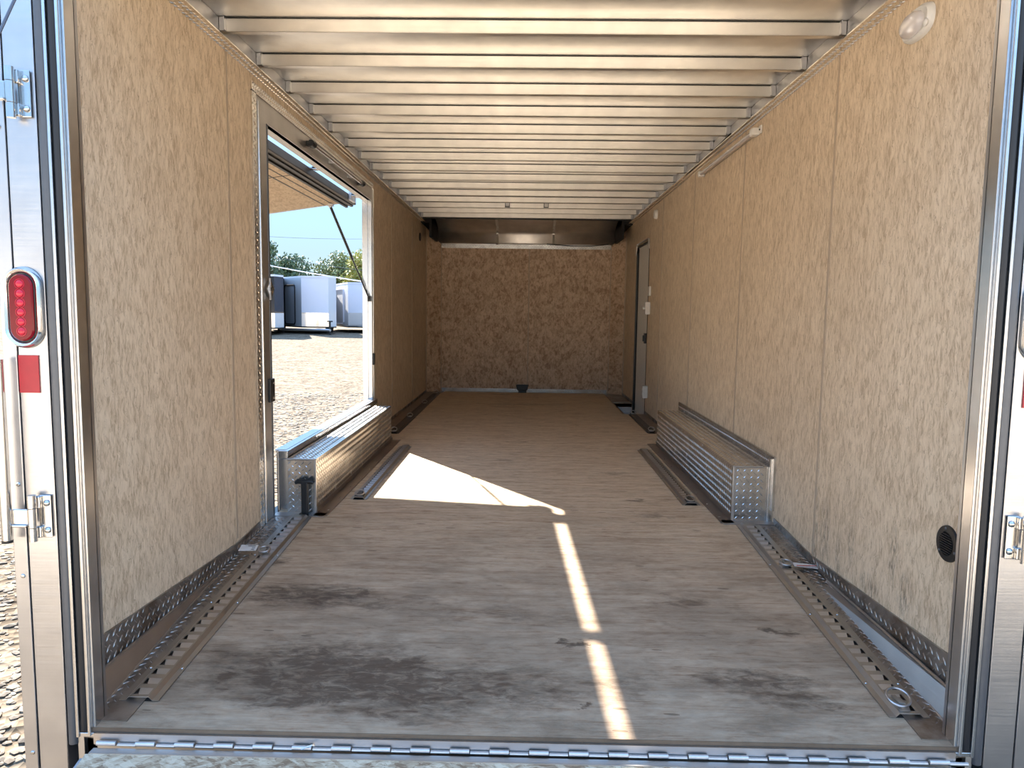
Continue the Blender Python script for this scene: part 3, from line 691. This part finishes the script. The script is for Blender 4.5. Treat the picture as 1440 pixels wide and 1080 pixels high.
# T-shaped holder
t = thing('rubber_holdback', 'black T-shaped rubber holdback standing at the near end of the left wheel box', 'holdback', (-1.052, 1.505, .005))
m = MB(); m.box(-1.068, -1.036, 1.492, 1.518, .004, .164); m.build('post', RUBBER, t, bevel=.005)
m = MB()
m.tube([(-1.098, 1.505, .160), (-1.085, 1.505, .168), (-1.052, 1.505, .166), (-1.02, 1.505, .168), (-1.008, 1.505, .160)], [.009, .013, .013, .013, .009], 8); m.build('crossbar', RUBBER, t, smooth=50)
m = MB(); m.box(-1.075, -1.030, 1.485, 1.524, .004, .014); m.build('base', BLACKM, t)

# ================================================================== REAR POSTS
def post(s, label):
    y = -.12; t = thing('rear_post', label, 'post', (s*1.22, y, -.25), 'rear door posts')
    Z0, Z1 = -.235, 2.14
    m = MB(); m.box(s*1.1925, s*1.268, y, y+.05, Z0, Z1); m.build('face_plate', ALU, t, bevel=.002)
    m = MB(); m.box(s*1.270, s*1.305, y-.003, y+.06, Z0, Z1); m.build('corner_plate', ALU, t, bevel=.002)
    m = MB(); m.tube([(s*1.178, y+.008, Z0+.08), (s*1.178, y+.008, Z1)], .0135, 14); m.build('rounded_edge', RUBG, t, smooth=50)
    m = MB(); m.box(s*1.158, s*1.166, y-.004, y+.05, Z0+.10, Z1); m.build('seal_channel', ALUS, t, bevel=.0015)
    m = MB(); m.tube([(s*1.151, y+.012, Z0+.115), (s*1.147, y+.010, Z0+.16), (s*1.147, y+.010, Z1)], .0125, 12); m.build('rubber_seal', RUBBER, t, smooth=50)
    m = MB(); m.box(s*1.126, s*1.134, y-.006, y+.05, Z0+.105, Z1); m.box(s*1.119, s*1.126, y+.006, y+.05, Z0+.105, Z1); m.box(s*1.12, s*1.166, y, y+.05, Z0+.10, Z0+.112); m.build('inner_lip', ALUS, t, bevel=.002)
    m = MB(); m.box(s*1.119, s*1.2, y+.045, y+.06, Z0, Z1); m.build('inner_jamb', ALU, t)
    m = MB(); m.box(s*1.15, s*1.166, y+.004, y+.045, Z0, Z0+.10); m.box(s*1.125, s*1.15, y+.02, y+.045, Z0, Z0+.10); m.build('foot', CASEM, t)
    for zz in (-.18, .30, .54, 1.42):
        m = MB(); m.ball((s*1.284, y-.004, zz), .006, 10, 6, (1, .5, 1)); m.build('rivet', POLISH, t)
    return t
post(-1, 'bright aluminium rear door post on the left side of the opening')
post(1, 'bright aluminium rear door post on the right side of the opening')
m = MB(); m.box(-1.305, 1.305, -.13, -.07, 2.14, 2.36); struct(m, 'trim_40', ALU)
m = MB(); m.box(-1.17, 1.17, -.10, -.075, -.235, -.150); struct(m, 'trim_41', CASEM)

# tail lights
def stadium(cx, cz, w_, h_, n=12):
    r = w_/2; out = []
    for k in range(n+1): a = math.pi*k/n; out.append((cx+r*math.cos(a), cz+h_/2-r+r*math.sin(a)))
    for k in range(n+1): a = math.pi+math.pi*k/n; out.append((cx+r*math.cos(a), cz-h_/2+r+r*math.sin(a)))
    return out
def loft(m, rings, closed_last=True):
    i0 = len(m.v); n = len(rings[0])
    for r_ in rings: m.v += [tuple(p) for p in r_]
    for k in range(len(rings)-1):
        for j in range(n):
            q = (j+1) % n; m.f.append((i0+k*n+j, i0+k*n+q, i0+(k+1)*n+q, i0+(k+1)*n+j))
    if closed_last: m.f.append(tuple(i0+(len(rings)-1)*n+j for j in range(n)))
    return m
def taillight(s, label):
    cx, cz, y = s*1.2445, .986, -.1225
    t = thing('tail_light', label, 'tail light', (cx, y, cz), 'tail lights')
    R_ = [[(x, y-d, z) for x, z in stadium(cx, cz, w_, h_)] for w_, h_, d in ((.098, .202, 0), (.094, .198, .008), (.084, .188, .014), (.072, .176, .012), (.066, .170, .004))]
    m = loft(MB(), R_); m.build('chrome_bezel', CHROME, t, smooth=60)
    R_ = [[(x, y-d, z) for x, z in stadium(cx-s*.001, cz, w_, h_)] for w_, h_, d in ((.0665, .171, .004), (.0665, .171, .0075), (.062, .166, .010))]
    m = loft(MB(), R_); m.build('rubber_grommet', RUBBER, t, smooth=40)
    R_ = [[(x, y-d, z) for x, z in stadium(cx-s*.001, cz, w_, h_)] for w_, h_, d in ((.060, .164, .008), (.060, .164, .013), (.054, .158, .016))]
    m = loft(MB(), R_); ln = m.build('lens', LENS, t, smooth=40)
    for k in range(6):
        m = MB(); m.ball((cx-s*.001, y-.0165, cz-.058+k*.0232), .0095, 12, 8, (1, .38, 1)); m.torus((cx-s*.001, y-.016, cz-.058+k*.0232), (0, 1, 0), .0118, .0012, 16, 6); m.build('led_bump', LENSL, ln, smooth=60)
taillight(-1, 'oval red tail light in a chrome surround on the left post')
taillight(1, 'oval tail light at the right edge, only the chrome surround showing')
for s, nm in ((-1, 'left'), (1, 'right')):
    m = MB(); m.box(s*1.2165, s*1.2665, -.1235, -.1205, .774, .868); o = m.build('reflector_tape', RED); tag(o, 'red rectangle of reflective tape on the %s post below the tail light' % nm, 'reflector', 'red reflector tapes')
# hinges
def hinge(s, zc, label, arm=True):
    y = -.123; X = lambda a: s*a
    t = thing('door_hinge', label, 'hinge', (X(1.21), y, zc), 'door hinges on the rear posts')
    m = MB(); q = stadium(0, 0, .02, .02, 3)
    m.box(X(1.200), X(1.232), y-.004, y, zc-.055, zc+.055); m.build('plate', POLISH, t, bevel=.004)
    for dz in (-.035, .035):
        m = MB(); m.ball((X(1.210), y-.005, zc+dz), .0085, 14, 8, (1, .75, 1)); m.build('bolt', POLISH, t, smooth=60)
    for za, zb_ in ((.022, .054), (-.054, -.024)):
        m = MB(); m.box(X(1.222), X(1.236), y-.014, y-.003, zc+za, zc+zb_); m.build('bridge', POLISH, t, bevel=.003)
    for a_, b_ in ((-.060, -.026), (-.024, .024), (.026, .058)):
        m = MB(); m.tube([(X(1.238), y-.020, zc+a_), (X(1.238), y-.020, zc+b_)], .0105, 16); m.build('knuckle', POLISH, t, smooth=40)
    if arm:
        m = MB(); m.box(X(1.246), X(1.284), y-.028, y-.022, zc-.022, zc+.024); m.box(X(1.246), X(1.284), y-.034, y-.018, zc-.022, zc-.014); m.build('arm', POLISH, t, bevel=.003)
    return t
hinge(-1, .459, 'polished hinge low on the left post, joined to the upright pipe')
hinge(-1, 1.497, 'polished hinge high on the left post, behind the thin cable', True)
hinge(1, .449, 'polished hinge low on the right post, at the photo edge')
t = thing('lock_pipe', 'upright bright metal pipe beside the left post, carried by the lower hinge', 'pipe', (-1.296, -.155, .4))
m = MB(); m.tube([(-1.296, -.155, .404), (-1.296, -.155, .86)], .0125, 16); m.build('pipe', POLISH, t, smooth=40)
m = MB(); m.tube([(-1.296, -.155, .398), (-1.296, -.155, .405)], .0128, 16); m.build('end_plug', BLACK, t, smooth=40)
# ramp and its hinge, cables
RZ = lambda y: -.150+(y+.155)*.262
n_ = MB(); n_.hexa([(-1.118, -2.05, RZ(-2.05)-.03), (1.118, -2.05, RZ(-2.05)-.03), (1.118, -.165, RZ(-.165)-.03), (-1.118, -.165, RZ(-.165)-.03)],
                   [(-1.118, -2.05, RZ(-2.05)), (1.118, -2.05, RZ(-2.05)), (1.118, -.165, RZ(-.165)), (-1.118, -.165, RZ(-.165))])
t = thing('loading_ramp', 'chip board loading ramp lowered from the rear sill', 'ramp', (0, -1.1, -.42)); n_.build('deck', RAMPM, t)
m = MB()
for s in (-1, 1):
    q = [(s*1.119, -2.06), (s*1.132, -2.06), (s*1.132, -.165), (s*1.119, -.165)]
    if s < 0: q = q[::-1]
    m.hexa([(x, y, RZ(y)-.05) for x, y in q], [(x, y, RZ(y)-.012) for x, y in q])
m.build('edge_frame', ALU, t)
t = thing('continuous_hinge', 'continuous metal hinge along the rear edge of the floor', 'hinge', (0, -.14, -.14))
m = MB(); m.box(-1.11, 1.11, -.165, -.142, -.154, -.1505); m.build('lower_leaf', CASEM, t)
m = MB(); m.box(-1.12, 1.12, -.124, -.117, -.152, -.122); m.build('upper_leaf', KICK, t)
k = 0; x = -1.105
while x < 1.08:
    m = MB(); m.tube([(x, -.134, -.142), (x+.050, -.134, -.142)], .0065, 10); m.build('knuckle', CASEM, t, smooth=40)
    m = MB(); m.tube([(x+.052, -.130, -.148), (x+.1005, -.130, -.148)], .005, 8); m.build('knuckle', CASEM, t, smooth=40)
    x += .1025
m = MB(); m.tube([(-.565, -.150, -.136), (-.535, -.142, -.128)], .0022, 6); m.tube([(-.536, -.1425, -.129), (-.533, -.142, -.127)], .0045, 8); o = m.build('loose_screw', POLISH); tag(o, 'small loose screw lying on the rear hinge left of the middle', 'screw')
def cable(a, b, label):
    a, b = Vector(a), Vector(b); m = MB(); m.tube([a, a+(b-a)*.5+Vector((0, .0, -.01)), b], .0032, 6); o = m.build('ramp_cable', WIRE); tag(o, label, 'cable', 'ramp cables')
cable((-1.118, -.135, 1.90), (-1.18, -1.52, RZ(-1.52)+.0), 'thin grey cable crossing the top of the left post')
cable((1.110, -.135, 1.86), (1.04, -.99, RZ(-.99)+.004), 'thin grey cable crossing the top of the right post')

# ================================================================== RIGHT WALL FITTINGS
# dome light
t = thing('dome_light', 'white oval dome light high on the right wall near the rear', 'light', (1.2, .44, 1.895))
def ell(cy, cz, a, b, n=28, p=2.6):
    o = []
    for k in range(n):
        th = 2*math.pi*k/n; c_, s_ = math.cos(th), math.sin(th)
        o.append((cy+a*math.copysign(abs(c_)**(2/p), c_), cz+b*math.copysign(abs(s_)**(2/p), s_)))
    return o
cy, cz = .450, 1.893
m = loft(MB(), [[(x, y, z) for y, z in ell(cy, cz, a, b)] for a, b, x in ((.086, .050, 1.199), (.084, .048, 1.188), (.074, .041, 1.180), (.070, .038, 1.184))]); m.build('base', WHITEP, t, smooth=60)
m = loft(MB(), [[(x, y, z) for y, z in ell(cy+.012, cz, a, b, p=2.1)] for a, b, x in ((.062, .036, 1.184), (.060, .034, 1.173), (.050, .028, 1.165), (.034, .018, 1.160), (.010, .006, 1.158))]); m.build('lens', DOME, t, smooth=80)
m = MB(); m.ball((1.180, cy-.068, cz-.022), .012, 12, 8, (.5, 1, 1)); m.build('switch', WHITEP, t, smooth=60)
# tube light
t = thing('tube_light', 'long slim tube light mounted along the top of the right wall', 'light', (1.18, 2.57, 1.945))
m = MB(); m.tube([(1.172, 2.03, 1.940), (1.172, 3.15, 1.940)], .0125, 10); m.build('tube', DOME, t, smooth=50)
m = MB(); m.box(1.180, 1.199, 1.99, 3.18, 1.932, 1.956); m.build('housing', ALU, t, bevel=.003)
for a_, b_ in ((1.985, 2.04), (3.14, 3.18)):
    m = MB(); m.box(1.158, 1.199, a_, b_, 1.922, 1.960); m.build('end_cap', WHITEP, t, bevel=.006)
m = MB(); m.box(1.192, 1.199, 1.955, 1.99, 1.925, 1.965); m.build('mounting_tab', WHITEP, t); 
m = MB(); m.ball((1.191, 1.97, 1.945), .005, 8, 6); m.build('screw', BLACK, t)
# round vent
t = thing('round_vent', 'round black slotted vent low on the right wall near the rear', 'vent', (1.2, .108, .357))
m = MB(); rr = []
for a, x in ((.052, 1.199), (.050, 1.193), (.034, 1.192), (.032, 1.197)): rr.append([(x, .108+a*math.cos(2*math.pi*k/32), .357+a*math.sin(2*math.pi*k/32)) for k in range(32)])
loft(m, rr); m.build('ring', BLACK, t, smooth=40)
m = MB()
for k in range(9):
    dz = -.027+k*.00675; hw = math.sqrt(max(.032**2-dz**2, 1e-6)); m.hexa([(1.190, .108-hw, .357+dz-.0016), (1.196, .108-hw, .357+dz+.001), (1.196, .108+hw, .357+dz+.001), (1.190, .108+hw, .357+dz-.0016)], [(1.190, .108-hw, .357+dz+.0004), (1.196, .108-hw, .357+dz+.003), (1.196, .108+hw, .357+dz+.003), (1.190, .108+hw, .357+dz+.0004)])
m.build('slats', BLACKM, t)
for a in (80, 200, 320):
    m = MB(); m.ball((1.1925, .108+.043*math.cos(R(a)), .357+.043*math.sin(R(a))), .0045, 8, 6, (.5, 1, 1)); m.build('screw', RUBG, t)
# white fittings
m = MB(); m.tube([(1.199, 4.93, 1.905), (1.172, 4.93, 1.905)], [.045, .038], 16); o = m.build('wall_sensor', WHITEP, smooth=40); tag(o, 'small white fitting high on the right wall between the seam and the side door', 'fitting')
t = thing('light_switch', 'white light switch box beside the side door, at mid height', 'switch', (1.18, 5.17, 1.04))
m = MB(); m.box(1.150, 1.199, 5.13, 5.21, .985, 1.105); m.build('box', WHITEP, t, bevel=.004)
m = MB(); m.box(1.134, 1.150, 5.162, 5.178, 1.035, 1.058); m.build('toggle', WHITEP, t)
t = thing('wall_outlet', 'white outlet box low beside the side door', 'outlet', (1.18, 5.17, .235))
m = MB(); m.box(1.150, 1.199, 5.13, 5.21, .175, .295); m.build('box', WHITEP, t, bevel=.004)
m = MB(); m.box(1.147, 1.150, 5.155, 5.185, .20, .225); m.box(1.147, 1.150, 5.155, 5.185, .245, .27); m.build('socket', WHITEP, t)
m = MB(); m.box(1.180, 1.199, 5.12, 5.19, 1.165, 1.255); o = m.build('wall_plate', WHITEP, bevel=.003); tag(o, 'thin white wall plate above the light switch, beside the side door', 'plate')
# wiring loop under the right ceiling rail
m = MB(); m.tube([(1.165, 2.42, 2.031), (1.160, 2.62, 2.02), (1.156, 2.95, 2.006), (1.150, 3.35, 2.000), (1.156, 3.9, 2.010), (1.165, 4.3, 2.026)], .005, 6); o = m.build('wiring_loom', BLACK, smooth=60); tag(o, 'black wire sagging along the right ceiling edge above the tube light', 'wire')
# black oval vent on left wall, black box at the front wall
t = thing('wall_vent', 'small dark round vent high on the left wall at the front end', 'vent', (-1.2, 6.36, 1.82))
m = MB(); m.tube([(-1.199, 6.36, 1.82), (-1.190, 6.36, 1.82)], [.048, .044], 20); m.build('ring', BLACK, t, smooth=40)
m = MB()
for k in range(4): m.box(-1.186, -1.190, 6.33, 6.39, 1.80+k*.013, 1.804+k*.013)
m.build('slats', BLACKM, t)
t = thing('junction_box', 'black box at the foot of the front wall, centre', 'box', (-.022, 7.05, 0))
m = MB(); m.hexa([(-.085, 7.02, .03), (.04, 7.02, .03), (.04, 7.07, .03), (-.085, 7.07, .03)], [(-.10, 7.02, .10), (.055, 7.02, .10), (.055, 7.07, .10), (-.10, 7.07, .10)]); m.build('cover', BLACK, t, bevel=.008)
m = MB(); m.box(-.07, .03, 7.03, 7.07, .0, .034); m.build('base', BLACK, t, bevel=.003)
m = MB(); m.tube([(.25, 7.062, 1.822), (.55, 7.05, 1.800), (.80, 7.05, 1.802), (1.0, 7.06, 1.826)], .005, 6); o = m.build('loose_wire', BLACK, smooth=60); tag(o, 'black wire sagging along the top trim of the front wall', 'wire')

# ================================================================== OUTSIDE
def gz(y):
    if y < 8: return -.68
    if y > 34: return -.26
    return -.68+.42*(y-8)/26
m = MB(); ys = [-3.2, 8, 34, 120, 400]; 
for a, b in zip(ys, ys[1:]): m.poly([(-300, a, gz(a)), (300, a, gz(a)), (300, b, gz(b)), (-300, b, gz(b))])
gr = m.build('ground', GRAVEL, kind='structure')
m = MB(); m.poly([(-300, -300, -.68), (300, -300, -.68), (300, -3.2, -.68), (-300, -3.2, -.68)]); m.build('ground_behind_bounce', BOUNCE, kind='structure')  # unseen ground, made paler than the lot to bounce light inside
# loose stones near the trailer
m = MB(); rnd = random.Random(3)
ico = [(0, 0, 1), (.89, 0, .45), (.28, .85, .45), (-.72, .53, .45), (-.72, -.53, .45), (.28, -.85, .45), (.72, .53, -.45), (-.28, .85, -.45), (-.89, 0, -.45), (-.28, -.85, -.45), (.72, -.53, -.45), (0, 0, -1)]
icf = [(0, 1, 2), (0, 2, 3), (0, 3, 4), (0, 4, 5), (0, 5, 1), (1, 6, 2), (2, 7, 3), (3, 8, 4), (4, 9, 5), (5, 10, 1), (6, 7, 2), (7, 8, 3), (8, 9, 4), (9, 10, 5), (10, 6, 1), (11, 7, 6), (11, 8, 7), (11, 9, 8), (11, 10, 9), (11, 6, 10)]
def stone(x, y, r):
    i0 = len(m.v); a = rnd.random()*6.28; sx, sy, sz = r*rnd.uniform(.8, 1.5), r*rnd.uniform(.6, 1), r*rnd.uniform(.22, .42); z = gz(y)+sz*.3
    for (px, py, pz) in ico:
        k = rnd.uniform(.75, 1.15); px, py = px*sx*k, py*sy*k
        m.v.append((x+px*math.cos(a)-py*math.sin(a), y+px*math.sin(a)+py*math.cos(a), z+pz*sz*k))
    m.f.extend(tuple(i0+i for i in f) for f in icf)
for _ in range(5200):
    y = rnd.uniform(-.3, 5.0); x = -1.55-rnd.random()*(1.2+.75*max(y, 0)); stone(x, y, rnd.choice((.011, .015, .02, .028)))
for _ in range(2200):
    y = rnd.uniform(5, 12); x = -(y+1.9)*rnd.uniform(.22, .42); stone(x, y, rnd.choice((.02, .03)))
o = m.build('loose_gravel', STONE); tag(o, 'loose pale gravel stones on the lot beside the trailer', 'gravel', kind='stuff')

def yard_trailer(label, P, zt, split, zb, up, side, first_faces, door=None, roofm=WHITEV, gzz=-.25, group='enclosed trailers across the lot'):
    cx = sum(p[0] for p in P)/len(P); cy = sum(p[1] for p in P)/len(P)
    t = thing('enclosed_trailer', label, 'trailer', (cx, cy, gzz), group)
    # P counter-clockwise from above; first_faces: edge index -> (upper material, lower material)
    n = len(P); mats = {}
    for i in range(n):
        a, b = P[i], P[(i+1) % n]; um, lm, nm, ln = first_faces.get(i, (side, side, 'side_wall', 'side_wall'))
        for (z0, z1, mt, nn) in ((split, zt, um, nm), (zb, split, lm, ln)):
            mats.setdefault((mt.name, nn), (mt, MB()))[1].poly([(a[0], a[1], z0), (b[0], b[1], z0), (b[0], b[1], z1), (a[0], a[1], z1)])
    for (mn, nn), (mt, mb) in mats.items(): mb.build(nn, mt, t)
    m = MB(); e = 1.006
    Q = [(cx+(p[0]-cx)*e, cy+(p[1]-cy)*e) for p in P]
    m.hexa([(x, y, zt-.07) for x, y in Q], [(x, y, zt+.02) for x, y in Q]); m.build('roof_trim', roofm, t)
    m = MB(); m.hexa([(x, y, zb-.06) for x, y in P], [(x, y, zb) for x, y in P]); m.build('chassis', BLACKM, t)
    for f_ in (.45, .62):   # wheels near the middle of both long sides
        for (a, b) in ((P[2 if n < 6 else 3], P[3 if n < 6 else 4]),):
            x, y = a[0]+(b[0]-a[0])*f_, a[1]+(b[1]-a[1])*f_
            mm = MB(); mm.tube([(x-.25, y, gzz+.34), (x-.02, y, gzz+.34)], .34, 20); mm.build('wheel', TYRE, t, smooth=40)
    if door:
        i, f0_, f1_, z0, z1, mt, lw = door; a, b = Vector(P[i]+(0,)), Vector(P[(i+1) % n]+(0,)); d = b-a; nrm = Vector((d.y, -d.x, 0)).normalized()*.02
        p0, p1 = a+d*f0_+nrm, a+d*f1_+nrm; mm = MB(); r_ = .12
        def q(p, z): return (p.x, p.y, z)
        e_ = d.normalized()*r_
        mm.tube([q(p0, z0+r_), q(p0, z1-r_), q(p0+e_*.3, z1-r_*.3), q(p0+e_, z1), q(p1-e_, z1), q(p1-e_*.3, z1-r_*.3), q(p1, z1-r_), q(p1, z0+r_), q(p1-e_, z0), q(p0+e_, z0), q(p0, z0+r_)], lw, 6)
        mm.build('door_outline', mt, t)
    return t
CHROMEV = plain('stone_guard_metal', (.86, .84, .82, 1), .12, 1)
# counter-clockwise seen from above; front faces look towards the open hatch (-Y)
yard_trailer('black-nosed enclosed trailer at the left edge of the hatch view', [(-16.5, 35.0), (-14.6, 33.2), (-12.02, 33.0), (-11.88, 33.9), (-13.9, 40), (-17.5, 40)], 2.62, .80, .10, BLACKV, BLACKV,
             {1: (BLACKV, CHROMEV, 'nose', 'stone_guard'), 2: (BLACKV, GREYV, 'side_wall', 'lower_side'), 0: (BLACKV, CHROMEV, 'nose', 'stone_guard')})
t2 = yard_trailer('white-fronted silver enclosed trailer in the middle of the hatch view', [(-13.9, 38.2), (-11.34, 35.0), (-9.93, 34.9), (-9.72, 35.6), (-12.0, 42.5), (-15.6, 42.5)], 2.66, .83, .13, WHITEV, GREYV,
             {1: (WHITEV, CHROMEV, 'nose', 'stone_guard'), 2: (GREYV, GREYV, 'side_wall', 'side_wall'), 0: (GREYV, GREYV, 'side_wall', 'side_wall')}, door=(0, .45, .80, .22, 2.25, BLACKM, .035))
m = MB(); m.tube([(-12.4, 34.9, -.02), (-9.6, 33.9, -.02)], .06, 6); m.tube([(-10.6, 35.2, -.02), (-9.6, 33.9, -.02)], .06, 6); m.build('tongue', ALU, t2)
m = MB(); m.tube([(-9.62, 33.95, -.25), (-9.62, 33.95, .42)], .05, 8); m.tube([(-9.76, 33.95, .42), (-9.48, 33.95, .42)], .03, 6); m.box(-9.74, -9.5, 33.85, 34.05, -.26, -.24); m.build('jack', BLACKM, t2)
t1 = [o for o in bpy.data.objects if o.name == 'enclosed_trailer'][0]
m = MB(); m.tube([(-13.0, 33.2, -.1), (-12.0, 31.6, -.1)], .07, 6); m.tube([(-12.0, 31.6, -.3), (-12.0, 31.6, .42)], .05, 8); m.build('tongue', ALU, t1)
t3 = yard_trailer('white enclosed trailer at the right of the hatch view, white-edged side door', [(-11.9, 42.5), (-9.62, 37.7), (-6.4, 37.3), (-6.1, 38.5), (-7.2, 45), (-12.2, 45)], 2.47, .84, .10, WHITEV, GREYV,
             {1: (WHITEV, CHROMEV, 'nose', 'stone_guard'), 0: (GREYV, GREYV, 'side_wall', 'side_wall')}, door=(0, .35, .80, .2, 2.15, WHITEV, .05))
m = MB(); m.box(-8.33, -8.0, 37.3, 37.36, .12, .38); m.build('jack_plate', BLACKM, t3)
# trees behind, each with its own crown
def tree(i, ratio, d, h, rx, leaf, label, dens=1.0):
    y = d; x = ratio*(d+1.91); g = gz(d); rnd = random.Random(20+i)
    t = thing('tree', label, 'tree', (x, y, g), 'trees behind the lot')
    m = MB(); m.tube([(x, y, g), (x+.1, y, g+h*.45), (x-.1, y, g+h*.8)], [.22, .15, .05], 8)
    for k in range(7):
        a = rnd.random()*6.28; z0 = g+h*rnd.uniform(.25, .6); m.tube([(x, y, z0), (x+math.cos(a)*rx*.6, y+math.sin(a)*rx*.6, z0+h*.22)], [.07, .02], 5)
    m.build('trunk', BARK, t)
    m = MB(); bl = []
    for k in range(16):
        f = rnd.random()**.8; zz = g+h*(.22+.72*f); ww = rx*(1.05-.75*f); bl.append((x+rnd.uniform(-ww, ww), y+rnd.uniform(-ww, ww), zz, rx*rnd.uniform(.28, .5)))
    for (bx, by, bz, br) in bl:
        for _ in range(int(190*dens)):
            v = Vector((rnd.gauss(0, 1), rnd.gauss(0, 1), rnd.gauss(0, 1))).normalized()*br*rnd.uniform(.45, 1.08)
            c_ = Vector((bx, by, bz))+v; e1 = Vector((rnd.gauss(0, 1), rnd.gauss(0, 1), rnd.gauss(0, 1))).normalized(); e2 = e1.orthogonal().normalized(); L = rnd.uniform(.09, .2)
            m.poly([c_-e1*L, c_+e2*L*.55, c_+e1*L, c_-e2*L*.55])
    m.build('crown', leaf, t)
tree(0, -.352, 66, 7.3, 2.6, LEAF1, 'tall dark tree at the left edge of the hatch view')
tree(1, -.322, 68, 5.9, 2.6, LEAF1, 'rounded dark tree just right of the tall dark one')
tree(2, -.298, 74, 3.9, 2.2, LEAF1, 'low dark bush in the dip between the trees')
tree(3, -.272, 70, 6.0, 2.5, LEAF2, 'olive tree behind the white-fronted trailer')
tree(4, -.247, 71, 6.4, 2.3, LEAF2, 'olive green tree beside the yellowish one')
tree(5, -.222, 66, 6.5, 2.3, LEAF3, 'yellowish green tree at the right edge of the hatch view')
tree(6, -.20, 70, 6.6, 2.3, LEAF3, 'yellowish tree mostly hidden by the far edge of the opening')
# utility line on two poles outside the view
for i, (x, y) in enumerate(((-22.5, 44), (-3.5, 46))):
    t = thing('utility_pole', 'wooden utility pole hidden beside the hatch view, %s end of the line' % ('left' if i == 0 else 'right'), 'pole', (x, y, -.26))
    m = MB(); m.tube([(x, y, -.3), (x, y, 7.0)], [.13, .09], 8); m.build('shaft', BARK, t); m = MB(); m.box(x-.5, x+.5, y-.05, y+.05, 5.9, 6.0); m.build('crossarm', BARK, t)
def line(name, za, zb, sag, r, label):
    pts = [(-22.5+19*k/24, 44+2*k/24, za+(zb-za)*k/24-sag*4*(k/24)*(1-k/24)) for k in range(25)]
    m = MB(); m.tube(pts, r, 5); o = m.build(name, WHITEV if r > .02 else WIRE, smooth=60); tag(o, label, 'cable', 'overhead cables')
line('overhead_cable', 5.0, 2.1, .35, .035, 'pale thick overhead cable crossing in front of the trees')
line('overhead_cable', 6.0, 6.0, .5, .010, 'thin overhead wire high against the pale sky')
line('overhead_cable', 5.4, 2.9, .30, .010, 'thin overhead wire just above the pale thick cable')

for e in OFFS:
    if '_o' in e: del e['_o']
for o in bpy.data.objects:
    if '_o' in o.keys(): del o['_o']
